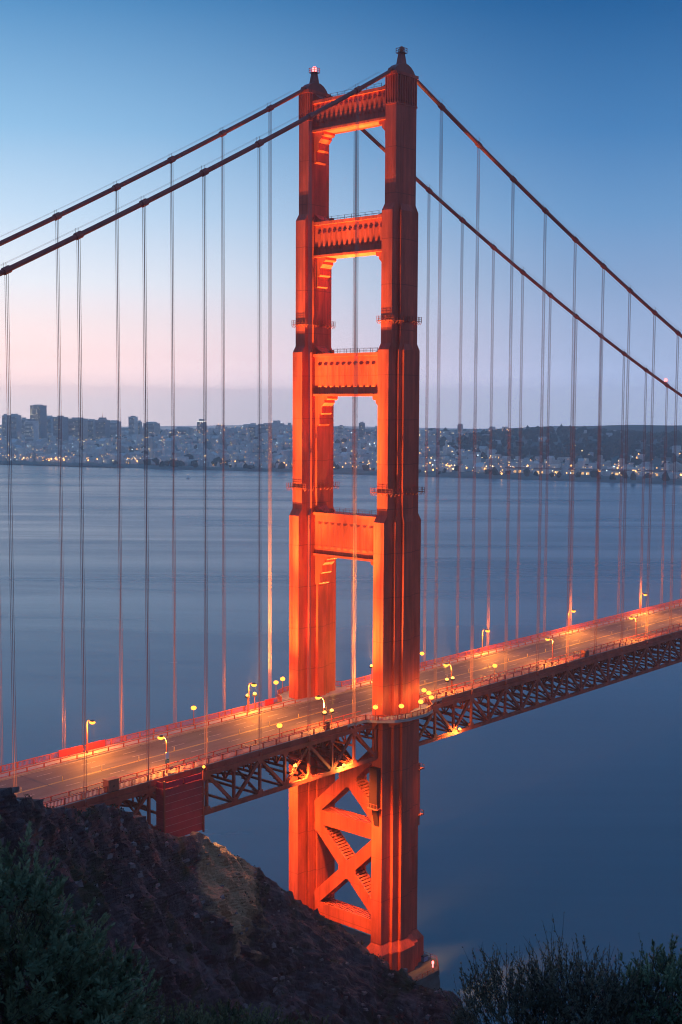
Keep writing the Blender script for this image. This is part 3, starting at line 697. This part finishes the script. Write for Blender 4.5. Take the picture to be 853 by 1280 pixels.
# ------------------------------------------------------------------ LAMPS
LAMP_W = 17500
def near_far(y): return 'near' if y < 0 else 'far'
poles = {}
def street_lamp(x, y, label):
    """tall pole with an arm bending over the road"""
    z = ZR+.28+g(x); rz = 0 if y < 0 else math.pi
    t = thing('street_lamp', label, 'street lamp', (x,y,z), rz, 'tall street lamps along the bridge')
    if 'pole' not in poles:
        poles['pole'] = MB().lathe([(.2,0),(.2,.5),(.13,.6),(.11,6.2)], 8).mesh('pole', M['pole'])
        poles['arm'] = MB().tube([(0,0,6.1),(0,.05,6.6),(0,.3,7.0),(0,.75,7.22),(0,1.5,7.25)], [.1,.09,.08,.07,.06], 8).mesh('arm', M['pole'])
        poles['head'] = MB().loft([[(-.22,1.25,7.12),(.22,1.25,7.12),(.22,1.25,7.3),(-.22,1.25,7.3)],[(-.32,1.7,7.1),(.32,1.7,7.1),(.32,1.7,7.42),(-.32,1.7,7.42)],[(-.24,2.25,7.12),(.24,2.25,7.12),(.24,2.25,7.3),(-.24,2.25,7.3)]]).mesh('lamp_head', M['dark'])
        poles['bulb'] = MB().loft([[(-.36,1.3,7.09),(.36,1.3,7.09),(.36,2.3,7.09),(-.36,2.3,7.09)][::-1],[(-.44,1.25,6.85),(.44,1.25,6.85),(.44,2.35,6.85),(-.44,2.35,6.85)][::-1],[(-.26,1.5,6.55),(.26,1.5,6.55),(.26,2.1,6.55),(-.26,2.1,6.55)][::-1]]).mesh('bulb', M['bulb'])
    for n, me in (('pole','pole'),('arm','arm'),('lamp_head','head'),('bulb','bulb')): link(n, poles[me], t)
    add_light('lamp_light','POINT',(0,1.8,6.2),LAMP_W,(1,.27,.028),t,radius=.22)
    return t
def post_lamp(x, y, z, h, label, group, wt=900):
    t = thing('post_lamp', label, 'lamp post', (x,y,z), 0, group)
    k = f'post{h:.1f}'
    if k not in poles:
        poles[k] = MB().lathe([(.14,0),(.14,.4),(.08,.5),(.07,h-.25)], 8).mesh('pole', M['pole'])
        poles[k+'b'] = MB().lathe([(.12,h-.4),(.5,h-.25),(.66,h+.1),(.5,h+.42),(.1,h+.5)], 12).mesh('bulb', M['bulb'])
        poles[k+'c'] = MB().lathe([(.14,h+.5),(.05,h+.66)], 10).mesh('finial', M['pole'])
    for n, e in (('pole',''),('bulb','b'),('finial','c')): link(n, poles[k+e], t)
    add_light('lamp_light','POINT',(0,0,h+.15+.85),wt,SODIUM,t,radius=.3)
    return t
for i, x in enumerate((-117,-71,-23.6,24.3,71.5,118.5,165,211,258)):
    where = {-117:'far along the approach at the picture edge',-71:'over the red hanging screen',-23.6:'just before the tower',24.3:'just beyond the tower',71.5:'second beyond the tower',118.5:'third beyond the tower',165:'fourth beyond the tower',211:'fifth beyond the tower',258:'sixth beyond the tower'}[x]
    street_lamp(x+(1 if x in (-71,) else 0), -11.9, f'tall bent street lamp on the near sidewalk, {where}')
    wf = where.replace('over the red hanging screen','beside the red railing screen')
    street_lamp(x-.6, 11.9, f'tall bent street lamp on the far sidewalk, {wf}')
zwalk = lambda x: ZR+.284+g(x)
post_lamp(-41.2,12.4,zwalk(-41),4.0,'single short lamp on the far sidewalk between two tall lamps','short lamps on the sidewalks')
post_lamp(-38.4,-12.4,zwalk(-38),3.6,'single short lamp on the near sidewalk left of the tower','short lamps on the sidewalks')
post_lamp(42.6,-12.4,zwalk(42),4.1,'bright short lamp on the near sidewalk right of the tower','short lamps on the sidewalks', 2500)
post_lamp(43.0,12.4,zwalk(42),4.0,'single short lamp on the far sidewalk beyond the tower','short lamps on the sidewalks')
for i, (x, y) in enumerate(((-9.9,-15.6),(-5.0,-19.4),(1.4,-20.1),(6.6,-19.2),(9.9,-15.9),(11.4,-13.2))):
    post_lamp(x, y, zwalk(x), 3.0, f'{ORD[i]} lamp from the shore side on the balcony round the near leg', 'lamps round the near leg balcony', 900)
for i, (x, y) in enumerate(((-8.6,18.2),(-4.6,19.8),(5.0,19.4))):
    post_lamp(x, y, zwalk(x), 3.6, f'{ORD[i]} lamp from the shore side on the balcony round the far leg', 'lamps round the far leg balcony', 1300)

# floodlights: posts on the sidewalks and fittings on the trusses
def floodlight(x, y, z, h, label, aims, group):
    t = thing('floodlight', label, 'floodlight', (x,y,z), 0, group)
    if h > 0:
        MB().lathe([(.14,0),(.14,.4),(.09,.5),(.08,h)], 8).build('pole', M['pole'], t)
    MB().box(-.42,.42,-.36,.36,h,h+.42).build('housing', M['dark'], t)
    MB().lathe([(.40,h+.42),(.44,h+.6),(.36,h+.82),(.15,h+.95)], 14).build('lens', M['bulb_hot'], t)
    for e, tgt, cone in aims: add_light('flood_light','SPOT',(0,0,h+1.15),e,SODIUM if h > 0 else (1,.33,.05),t,tgt,cone,.95,.3 if h > 0 else 2.4)
    return t
FW = 1.0e6
for sx_, side in ((-1,'before the tower'),(1,'beyond the tower')):
    for sy_, nm in ((-1,'near'),(1,'far')):
        yl = sy_*13.7; k = 1.0 if sx_ < 0 else .55
        for j, (dx, aims) in enumerate(((21.6, [(1.5*FW*k,(0,sy_*9,204),16),(1.0*FW*k,(0,sy_*8,150),26)]), (24.0, [(1.3*FW*k,(0,sy_*6,184),16),(.20*FW*k,(0,sy_*9,112),74)]))):
            x = sx_*dx
            floodlight(x, sy_*12.5, zwalk(x), 3.4, f"{('inner','outer')[j]} floodlight of the pair on the {nm} sidewalk {side}", aims, 'floodlights aimed up the tower')
floodlight(-20.1,-15.0,66.7,0,'brightest floodlight hanging low on the near truss before the tower',[(.26*FW,(0,2,34),72)],'floodlights under the deck')
floodlight(-36.9,-15.7,70.2,0,'floodlight on the near truss face left of the tower',[(.42*FW,(-2,-9.5,34),36)],'floodlights under the deck')
floodlight(-26,15.6,67,0,'floodlight on the far truss hidden behind steelwork before the tower',[(.36*FW,(0,10,34),58)],'floodlights under the deck')
floodlight(24.0,-14.9,66.8,0,'floodlight on the bottom chord of the near truss beyond the tower',[(.14*FW,(0,-10,46),60)],'floodlights under the deck')
for i,(x,y,z) in enumerate(((-20.1,-15.0,67.9),(-36.9,-14.7,71.5),(24.0,-15.0,68.0))):
    add_light('spill_light','POINT',(x,y-.4,z-1.8),(2600,260,2200)[i],SODIUM,None,radius=.3)

# ------------------------------------------------------------------ small things on the bridge
# red maintenance screen hung outside the near truss
t = thing('work_screen', 'red boarded work screen hanging on the near truss above the cliff', 'work screen', (-69.5,-15.2,63.4))
for i in range(7): MB().box(-5.1,5.1,-1.25,-1.1,.15+i*1.5,.15+i*1.5+1.44).build('board', M['screen'], t)
for i in range(7): MB().box(-5.24,-5.12,-1.1,1.0,.15+i*1.5,.15+i*1.5+1.44).build('board', M['screen'], t)
for i in range(6): MB().box(-5.1,5.1,-1.27,-1.14,1.595+i*1.5,1.645+i*1.5).build('seam', M['seam'], t)
for x0, x1 in ((-4.9,-.35),(.1,4.7)): MB().box(x0,x1,-1.32,-1.15,10.7,11.9).build('cloth_band', M['screen_top'], t)
MB().box(-5.22,-5.1,-1.0,.9,10.7,11.9).build('cloth_band', M['screen_top'], t)
for x in (-5.1,5.1): MB().box(x-.16,x+.16,-1.48,-1.16,-.3,12.3).build('corner_post', M['steel'], t)
for x in (-2.6,0,2.6): MB().box(x-.06,x+.06,-1.1,-.98,-1.6,.1).build('drop_post', M['steel'], t)
MB().bar((-5,-1.04,-1.5),(5,-1.04,-1.5),.07,.07).bar((-5,-1.04,-.8),(5,-1.04,-.8),.05,.05).build('lower_rail', M['steel'], t)
t = thing('work_lamp', 'small lit work lamp on the corner post of the red work screen', 'lamp', (-64.4,-16.7,75.75))
MB().box(-.12,.12,-.12,.12,0,.5).build('bracket', M['dark'], t); MB().lathe([(.12,.5),(.3,.6),(.3,.9),(.12,1.05)],10).build('bulb', M['bulb'], t)
add_light('work_light','SPOT',(.3,-.6,.4),26000,(1,.5,.18),t,(-69,-29,59),75,.9,.25)
# screens on the far railing
for x0, x1, lab in ((-78,-71.8,'red cloth screen on the far railing beside the tall lamp'),(-71.0,-66,'short bright red cloth screen on the far railing right of the tall lamp'),(-17.5,-14.6,'red cloth screen on the far railing just before the far tower leg')):
    t = thing('railing_screen', lab, 'screen', ((x0+x1)/2,13.1,zwalk((x0+x1)/2)))
    h = (x1-x0)/2; n = max(1, round((x1-x0)/1.6))
    for i in range(n): MB().box(-h+i*2*h/n+.03,-h+(i+1)*2*h/n-.03,-.06,-.02,.12,1.62).build('panel', M['screen_top'], t)
    for i in range(n+1): MB().box(-h+i*2*h/n-.04,-h+i*2*h/n+.04,-.02,.06,0,1.66).build('stake', M['steel'], t)
# cabinets on the near sidewalk
for x, lab in ((-84.8,'boxy brown cabinet on the near sidewalk above the cliff'),(87.0,'small brown cabinet on the near sidewalk right of the tower')):
    t = thing('control_cabinet', lab, 'cabinet', (x,-13.0,zwalk(x))); k = 1.0 if x < 0 else .8
    MB().box(-1.25*k,1.25*k,-.8*k,.8*k,.15,2.3*k).build('body', M['cabinet'], t); MB().box(-1.36*k,1.36*k,-.9*k,.9*k,2.3*k,2.45*k).build('lid', M['cabinet'], t); MB().box(-1.2*k,1.2*k,-.75*k,.75*k,0,.15).build('base', M['dark'], t)
    for s in (-1,1): 
        d = MB().box(*sorted((s*.05,s*1.15*k)),-.84*k,-.8*k-.001,.3,2.15*k).build('door', M['cabinet'], t); MB().box(s*.16-.03,s*.16+.03,-.9*k,-.842*k,1.0,1.3).build('handle', M['dark'], d)
t = thing('junction_box', 'dark box beside the tall near lamp just before the tower', 'box', (-23.6,-12.9,zwalk(-23.6)))
MB().box(-.55,.55,-.3,.3,.12,1.7).build('body', M['dark'], t); MB().box(-.6,.6,-.35,.35,1.7,1.8).build('lid', M['dark'], t); MB().box(-.5,.5,-.28,.28,0,.12).build('base', M['steel'], t)
# plates strapped to the lamp pole over the screen
t = thing('pole_sign', 'white plate over green plate strapped to a lamp pole', 'sign', (-70,-12.03,zwalk(-70)+2.0))
MB().box(-.42,.42,-.07,-.03,.95,2.3).build('white_plate', M['white'], t); MB().box(-.5,.5,-.075,-.03,0,.85).build('green_plate', M['green'], t)
for z in (.4,1.6): MB().box(-.14,.14,-.03,.28,z,z+.08).build('strap', M['dark'], t)
for z in (.25,.5): MB().box(-.34,.34,-.082,-.075,z,z+.10).build('white_bar', M['white'], t)

# ------------------------------------------------------------------ THE CITY across the bay
CB = [mat('city wall '+str(i), c, .8, var=.15, vscale=.05) for i, c in enumerate(((.62,.60,.58),(.50,.49,.49),(.72,.69,.65),(.30,.30,.32),(.58,.50,.45)))]
ROOF = mat('city roof', (.16,.15,.15), .85)
GLASS = mat('dark window band', (.05,.06,.08), .3)
LIT = [emitter('lit window warm', (1,.70,.36), 1.5), emitter('lit window pale', (1,.86,.62), 1.3)]
FACE = math.atan2(SN[1], SN[0])
TOW = [(2305,3422,140,42,'tallest dark office block with rows of lit windows on the far skyline',3),
(2201,3459,107,16,'slim grey tower at the end of the downtown skyline',1),(2308,3565,106,38,'broad grey block left of the tallest office block',1),
(2358,3583,93,22,'low grey block just left of the tallest office block',0),(2111,3181,93,34,'pale block with warm lit upper floors below the tallest office block',2),
(2447,3560,100,33,'grey block just right of the tallest office block',1),(2322,3323,102,37,'wide dark slab block right of the tallest office block',3),
(2390,3322,97,55,'widest flat roofed block in the middle of the downtown skyline',4),(2452,3327,92,27,'grey block between the widest block and the spired block',1),
(2445,3260,92,40,'block with a stepped top and thin spire on the skyline',3),(2566,3350,86,36,'low wide block right of the spired block',0),
(2513,3185,104,24,'pale slender tower standing alone on the skyline',2),(2591,3247,86,14,'thin brownish tower beside the pale slender tower',4),
(2488,3060,84,42,'wide brown block right of the pale slender tower',4),(2530,2865,94,23,'dark tower with a bright white lit crown',3),
(2589,3020,66,55,'long low building on the hill left of the lit crown tower',0),(2675,2401,84,17,'pale tower seen through the tower opening, left one',2),
(2717,2355,93,16,'taller dark tower seen through the middle of the tower opening',3),(2708,2288,79,12,'thin tower seen at the right of the tower opening',1),
(2568,2670,84,25,'grey block on the hill left of the bridge tower',1),(2671,2706,85,51,'wide block on the hill close left of the bridge tower',0),
(2767,2371,69,15,'small dark block behind the towers in the bridge tower opening',3),(2767,2446,63,30,'low pale block inside the bridge tower opening',2),
(2705,2066,75,21,'pale block just right of the bridge tower on the ridge',0),(2697,1999,74,18,'grey block right of the bridge tower near the wooded hill',1)]
winm = [MB().box(-.25,0,-1.5,1.5,-.9,.9).mesh('window', m) for m in LIT]
bandm = {}
for k, (x, y, zt, wd, lab, ci) in enumerate(TOW):
    q = np.array([x,y])-SH0; s_, t_ = float(q@SD), float(q@SN); zb = float(city_h(np.array([s_]), np.array([t_]))[0])-3
    dp = wd*random.uniform(.6,.9); t = thing('office_tower', lab, 'building', (x,y,zb), FACE, 'tower blocks on the city skyline'); H = zt-zb
    wall = MB().box(-dp/2,dp/2,-wd/2,wd/2,0,H).build('wall', CB[ci], t)
    rw = wd*random.uniform(.35,.7); MB().box(-dp*.3,dp*.3,-rw/2,rw/2,H,H+random.uniform(2.5,6)).build('roof_house', CB[(ci+1)%5], t)
    nb = int((H-6)/4.2)
    for i in range(nb):
        z = 6+i*4.2
        MB().box(-dp/2-.12,-dp/2+.1,-wd/2+1,wd/2-1,z-1.0,z+1.0).build('window_band', GLASS, t)
        for j in range(int(wd/4.5)):
            if random.random() < (.28 if ci == 3 and k == 0 else .10): link('window', random.choice(winm), t, (-dp/2-.13, -wd/2+2.5+j*4.5, z))
    if k == 14: MB().box(-dp/2-1,dp/2+1,-wd/2-1.5,wd/2+1.5,H-3,H-.5).build('lit_crown', emitter('white crown light', (1,.92,.8), 1.6), t)
    if k == 9: MB().tube([(0,0,H),(0,0,H+26)], [1.0,.25], 6).build('spire', M['steel'], t); MB().box(-8,8,-10,10,H,H+9).build('upper_block', CB[3], t); MB().lathe([(.8,0),(1.6,1.2),(.8,2.6)],8,(0,0,H+26)).build('spire_lamp', LIT[1], t)
# smaller buildings on the slopes: the largest as individuals, the rest as one mass
def bld(b, w_, d_, h_, gable):
    b.box(-d_/2,d_/2,-w_/2,w_/2,-4,h_)
    if gable: b.add([(-d_/2-.5,-w_/2-.4,h_),(d_/2+.5,-w_/2-.4,h_),(d_/2+.5,w_/2+.4,h_),(-d_/2-.5,w_/2+.4,h_),(-d_/2-.5,0,h_+w_*.3),(d_/2+.5,0,h_+w_*.3)], [(0,1,5,4),(2,3,4,5),(0,4,3),(1,2,5),(3,2,1,0)])
    else: b.box(-d_/2+1,d_/2-1,-w_/2+1,w_/2-1,h_,h_+.8)
    return b
spots = []
for _ in range(14000):
    s_, t_ = random.uniform(-1500, 2300), 90+1500*random.random()**1.15
    wood = math.exp(-((s_-1180)/330)**2 - ((t_-1050)/430)**2)
    if wood > .30 and random.random() < .97: continue
    if s_ > 1250 and t_ > 420 and random.random() < .55: continue
    if s_ > 800 and t_ < 150: continue
    if random.random() < .25+.4*max(0, float(vnoise(np.array([[s_/120,t_/120,4]]), 8)[0])): continue
    sz = random.choice((9,10,12,12,14,16,22)); spots.append((s_, t_, sz*random.uniform(.8,1.3), random.uniform(7,12)+(random.random()<.12)*random.uniform(5,14)))
    if len(spots) >= 4200: break
spots.sort(key=lambda a: -(a[2]*a[3])*(1+.0002*(1500-a[1])))
protos = {}
mass = [MB() for _ in CB]
for i, (s_, t_, w_, h_) in enumerate(spots):
    x, y, z = city_pos(s_, t_); ci = random.choice((0,0,1,2,2,4)); rz = FACE+random.choice((0,math.pi/2))+random.gauss(0,.12)
    if i < 260:
        key = (round(w_/4), round(h_/3), i % 3 == 0, ci)
        if key not in protos: protos[key] = bld(MB(), round(w_/4)*4, round(w_/4)*4*.8, round(h_/3)*3, key[2]).mesh('house', CB[ci])
        o = link('house', protos[key], None, (x,y,z), (0,0,rz))
        if t_ < 330: tag(o, 'pale low building near the far waterfront across the bay', 'building', 'low buildings near the far waterfront')
        elif s_ > 700: tag(o, 'small building on the slope around the far wooded hill', 'building', 'small buildings around the wooded hill')
        else: tag(o, 'small building packed on the city hillside across the bay', 'building', 'small buildings on the city hillside')
    else:
        b = bld(MB(), w_, w_*.8, h_, False); c_, s2 = math.cos(rz), math.sin(rz)
        mass[ci].add([(x+c_*a-s2*q, y+s2*a+c_*q, z+e) for a,q,e in b.v], b.f)
jm = MB(); mi = []
for i, m_ in enumerate(mass): jm.add(m_.v, m_.f); mi += [i]*len(m_.f)
o = jm.build('rooftops', CB); o.data.polygons.foreach_set('material_index', mi); tag(o, 'mass of tiny rooftops covering the city hills', 'houses', kind='stuff')
# lit sheds along the right shore
for i, (s_, t_, ln) in enumerate(((1240,205,52),(1310,200,60),(1385,205,60),(1455,215,62),(1532,225,70),(1610,235,60))):
    x, y, z = city_pos(s_, t_)
    t = thing('warehouse', f'{ORD[i]} long low lit shed from the bridge tower along the far shore', 'warehouse', (x,y,z-.3), FACE, 'lit sheds along the far shore')
    MB().box(-9,9,-ln/2,ln/2,0,9).build('wall', CB[2], t)
    MB().add([(-9.6,-ln/2,9),(-9.6,ln/2,9),(9.6,ln/2,9),(9.6,-ln/2,9),(0,-ln/2,12.5),(0,ln/2,12.5)], [(0,1,5,4),(2,3,4,5),(0,4,3),(1,2,5),(3,2,1,0)]).build('roof', mat('shed roof'+str(i), (.25,.13,.10), .8), t)
    dm = MB().box(-.3,0,-3.2,3.2,0,5).mesh('wall_glow', emitter('shed light'+str(i), (1,.55,.2), 1.1+.5*(i%2)))  # glowing panels added to stand in for warm lamplight on the shed walls
    for j in range(int(ln/11)): link('wall_glow', dm, t, (-9.02, -ln/2+6+j*11, 0.6))
# street and house lights
lb = [MB(), MB(), MB()]
def glow(s_, t_, h_, sz, ci):
    x, y, z = city_pos(s_, t_); z += h_; q = sz
    lb[ci].add([(x,y,z-q),(x+q,y,z),(x,y+q,z),(x-q,y,z),(x,y-q,z),(x,y,z+q)], [(0,2,1),(0,3,2),(0,4,3),(0,1,4),(5,1,2),(5,2,3),(5,3,4),(5,4,1)])
for _ in range(900):
    s_ = random.uniform(-1400, 2300); t_ = 45+1450*random.random()**1.45
    wood = math.exp(-((s_-1180)/330)**2 - ((t_-1050)/430)**2)
    if wood > .25 and random.random() < .85: continue
    n_ = float(vnoise(np.array([[s_/90,t_/90,9]]), 6)[0])
    if n_ < -.25: continue
    near = t_ < 420
    glow(s_, t_, random.uniform(5,13), random.choice((.7,.9,1.2,1.6,2.6) if near else (.55,.7,.9,1.2,1.7)), 0 if random.random() < (.72 if near else .45) else random.choice((1,1,2)))
for s_, t_, w_, h_ in random.sample(spots, 2300):
    glow(s_+random.uniform(-.4,.4)*w_, t_-w_*.62-2.5, random.uniform(3, h_+3), random.choice((.6,.8,1.0,1.3,1.8)), 0 if random.random() < .5 else random.choice((1,1,2)))
for cs, ct, n_, sp in ((-20,150,24,60),(-330,170,22,70),(300,180,20,70),(120,120,16,40),(640,200,18,70),(1020,260,26,80),(1180,250,22,60),(1420,190,24,90),(1530,200,20,50),(900,150,14,60)):
    for _ in range(n_): glow(cs+random.gauss(0,sp), max(30, ct+random.gauss(0,50)), random.uniform(5,10), random.choice((1,1.4,1.9,2.4)), 0 if random.random() < .8 else 1)
for b, c, n_ in zip(lb, ((1,.42,.11),(1,.66,.30),(.75,.92,1)), (5.0,4.5,3.5)):
    o = b.build('city_lights', emitter('city light', c, n_)); tag(o, {5.0:'countless orange street lights of the far city',4.5:'countless warm white lights of the far city',3.5:'countless cool white lights of the far city'}[n_], 'city lights', kind='stuff')
# woods
wd_ = MB()
IC = None
import bmesh
bm = bmesh.new(); bmesh.ops.create_icosphere(bm, subdivisions=1, radius=1); ICV = np.array([v.co[:] for v in bm.verts]); ICF = [tuple(v.index for v in f.verts) for f in bm.faces]; bm.free()
cnt = 0
while cnt < 2600:
    s_, t_ = random.uniform(-1400, 2600), random.uniform(40, 1650)
    wood = math.exp(-((s_-1180)/330)**2 - ((t_-1050)/430)**2)
    p_ = .03 + (1.0 if wood > .22 else 0) + (.55 if s_ > 1300 and t_ > 380 else 0) + (.25 if (s_ > 350 and 30 < t_ < 130) else 0)
    if random.random() > p_: continue
    x, y, z = city_pos(s_, t_); r_ = random.uniform(4,9.5); V = ICV*(1+.28*rng.standard_normal((len(ICV),1)))*np.array([r_,r_,r_*random.uniform(.8,1.3)])+np.array([x,y,z+r_*.75])
    wd_.add(V.tolist(), ICF); cnt += 1
o = wd_.build('far_woods', mat('far foliage', (.022,.034,.024), .9, var=.4, vscale=.03, coords='World')); tag(o, 'dark woods on the hill across the bay', 'woods', kind='stuff')
# breakwater and shore wall
t = thing('breakwater', 'long low breakwater in front of the far left shore', 'breakwater', (1560,2420,0))
b = MB()
for i in range(40):
    c = Vector((-40+ i*9*.30+20, 60-i*9*.93, 0)); b.prism([(c.x-3,c.y-5),(c.x+3,c.y-5),(c.x+3,c.y+5),(c.x-3,c.y+5)], 'z', -2, 1.6+random.uniform(0,.7))
b.build('wall', M['concrete'], t)
# a small boat with its lamp on the bay
for x, y, lab in ((1520,1240,'tiny boat with an orange lamp out on the bay right of the tower'),(1480,1740,'tiny pale boat out on the bay left of the tower')):
    t = thing('boat', lab, 'boat', (x,y,-.3), R(20))
    MB().loft([[(-5,-1.2,0),(4,-1.2,0),(6,0,0),(4,1.2,0),(-5,1.2,0)],[(-5.4,-1.8,1.8),(4.4,-1.8,1.9),(7.2,0,2.3),(4.4,1.8,1.9),(-5.4,1.8,1.8)]]).build('hull', M['white'], t)
    MB().box(-2.5,2,-1.2,1.2,1.8,4).build('cabin', M['white'], t); MB().tube([(0,0,4),(0,0,7)],.12,6).build('mast', M['dark'], t); MB().lathe([(.3,7),(.7,7.6),(.3,8.2)],8).build('lamp', LIT[0], t)

# ------------------------------------------------------------------ FOREGROUND BUSHES
def bush(name, label, centers, base, n_twigs, leafc, leaf, tw, dry=0, spiky=.0, upb=.55, lm=None):
    t = thing(name, label, 'bush', base); B = Vector(base); lf, tg = MB(), MB()
    for (c, r) in centers:
        c = Vector(c); tg.tube([(0,0,-.3), (c-B)*.35+Vector((random.gauss(0,.08),random.gauss(0,.08),0)), (c-B)], [.05,.035,.015], 6)
    tot = sum(r[0]*r[1]+r[2]*r[0] for c, r in centers)
    for c, r in centers:
        c = Vector(c); n = int(n_twigs*(r[0]*r[1]+r[2]*r[0])/tot)
        for _ in range(n):
            d = Vector((random.gauss(0,1), random.gauss(0,1), random.gauss(.25,.9))).normalized()
            k = random.uniform(.55,1)**.6*(1+.18*math.sin(7*d.x+3*d.y)*math.cos(6*d.z+2*d.x)+random.gauss(0,.05))
            p = c-B+Vector((d.x*r[0], d.y*r[1], d.z*r[2]))*k
            g_ = (d*(1-upb)+Vector((random.gauss(0,.25), random.gauss(0,.25), upb))).normalized()
            Lt = tw*random.uniform(.6,1.4); bare = random.random() < spiky
            e = p+g_*Lt*(1.5 if bare else 1); a0 = random.random()*6.28
            sd = g_.orthogonal().normalized()*.004
            s3 = g_.cross(sd).normalized()*.004
            bend = Vector((random.gauss(0,.12),random.gauss(0,.12),0))*Lt; mid = (p+e)/2+bend
            tg.add([p-g_*Lt*.8-sd, p-g_*Lt*.8+sd, p-g_*Lt*.8+s3, mid-sd*.8, mid+sd*.8, mid+s3*.8, e-sd*.3, e+sd*.3, e+s3*.3], [(0,1,4,3),(1,2,5,4),(2,0,3,5),(3,4,7,6),(4,5,8,7),(5,3,6,8)])
            nl = leafc//4 if bare else leafc
            for i in range(nl):
                f = random.uniform(.0,1.05); q = p+(e-p)*f + bend*(1-abs(2*f-1)); a = a0+i*2.4
                u = (g_.orthogonal().normalized()); v = g_.cross(u); rd = (u*math.cos(a)+v*math.sin(a))
                ld = (rd*(.95-.5*f)+g_*(.45+.6*f)).normalized(); ll = leaf*random.uniform(.6,1.25)*(1.1-.4*f); wv = ld.cross(g_).normalized()*ll*.2
                if wv.length < 1e-6: continue
                lf.add([q, q+ld*ll*.5+wv, q+ld*ll, q+ld*ll*.5-wv], [(0,1,2,3)])
    lf.build('foliage', lm, t); tg.build('branches', M['twig'], t); return t
M['twig'] = mat('twig bark', (.055,.042,.036), .9, var=.3, vscale=8)
def leafmat(name, a, b_):
    m = mat(name, a, .7, var=.5, vscale=3.5, coords='World', hue2=b_, spec=.15)
    n, l = m.node_tree.nodes, m.node_tree.links; b = n['Principled BSDF']; tr = n.new('ShaderNodeBsdfTranslucent'); mxs = n.new('ShaderNodeMixShader'); mxs.inputs[0].default_value = .4
    l.new(b.inputs['Base Color'].links[0].from_socket, tr.inputs[0]); l.new(b.outputs[0], mxs.inputs[1]); l.new(tr.outputs[0], mxs.inputs[2]); l.new(mxs.outputs[0], n['Material Output'].inputs['Surface'])
    return m
LG = leafmat('grey green leaves', (.09,.13,.07), (.34,.40,.24)); LO = leafmat('olive leaves', (.08,.09,.045), (.25,.24,.13)); LD = leafmat('dusty leaves', (.08,.072,.05), (.32,.26,.18))
bush('bush', 'large grey green bush filling the lower left corner', [((-231.2,-199.7,145.50),(.50,.55,.76)),((-230.85,-199.85,145.15),(.34,.5,.52)),((-231.75,-199.4,145.35),(.45,.5,.78)),((-230.45,-199.75,145.0),(.30,.4,.36)),((-231.0,-200.2,144.5),(.62,.6,.6)),((-230.4,-200.2,144.3),(.34,.5,.42))], (-230.8,-199.7,142.9), 1700, 60, .052, .19, lm=LG)
bush('bush', 'low olive bush at the lower edge between the left bush and cliff', [((-228.75,-198.5,143.42),(.6,.6,.42)),((-228.0,-198.6,143.2),(.6,.6,.38)),((-227.4,-199.0,143.0),(.5,.5,.33)),((-229.4,-198.6,143.1),(.5,.5,.4))], (-228.4,-198.6,141.7), 2000, 30, .045, .14, spiky=.15, lm=LO)
bush('bush', 'twiggy dusty bush with bare dark shoots in the lower right corner', [((-227.0,-201.0,143.95),(.42,.5,.50)),((-226.75,-201.4,144.1),(.42,.5,.50)),((-226.5,-201.75,143.95),(.4,.5,.55))], (-226.8,-201.3,142.1), 1500, 26, .04, .17, spiky=.45, upb=.6, lm=LD)
bush('bush', 'leafy green bush at the right edge of the lower right corner', [((-226.2,-202.1,144.1),(.4,.5,.52)),((-226.0,-202.5,144.15),(.45,.5,.5)),((-226.3,-202.9,144.0),(.5,.5,.5))], (-226.2,-202.4,142.1), 1500, 34, .045, .15, spiky=.10, upb=.6, lm=LG)
# dry grass stalks before the cliff
for i, (x, y, z, bx, by, h, lab) in enumerate(((-229.55,-200.9,143.5,.10,-.05,1.15,'curved dry grass stalk before the dark cliff, tallest'),(-229.75,-200.75,143.5,-.28,.20,1.05,'bent dry grass stalk arching over beside the tallest stalk'),(-229.2,-201.25,143.5,.12,-.06,1.05,'thin dry grass stalk right of the tallest stalk'))):
    t = thing('grass_stalk', lab, 'grass', (x,y,z)); pts = [(bx*f*f, by*f*f, h*f*(1-.12*f*f*(1 if i == 1 else 0))) for f in np.linspace(0,1,9)]
    gm = M.setdefault('straw', mat('straw', (.20,.16,.10), .8))
    MB().tube(pts, [.004-.003*k/8 for k in range(9)], 5).build('stem', gm, t)
    hd = MB(); tip = Vector(pts[-1]); dr = (Vector(pts[-1])-Vector(pts[-2])).normalized()
    for k in range(26):
        q = tip-dr*.012*k*.55; r_ = Vector((random.gauss(0,1),random.gauss(0,1),random.gauss(.6,.5))).normalized()*.022; hd.add([q, q+r_*.6+Vector((.003,0,0)), q+r_, q+r_*.6-Vector((.003,0,0))], [(0,1,2,3)])
    hd.build('seed_head', gm, t)

# ------------------------------------------------------------------ HAZE
hm = bpy.data.materials.new('haze'); hm.use_nodes = True; n = hm.node_tree.nodes; n.clear()
ho = n.new('ShaderNodeOutputMaterial'); pv = n.new('ShaderNodeVolumePrincipled'); pv.inputs['Color'].default_value = (1,.97,.95,1); pv.inputs['Density'].default_value = 1.35e-4; pv.inputs['Anisotropy'].default_value = .45
hm.node_tree.links.new(pv.outputs[0], ho.inputs['Volume'])
o = MB().box(-6400,6400,-6400,6400,-12,245).build('haze', hm); tag(o, 'thin dawn haze over the bay', 'haze', kind='stuff')
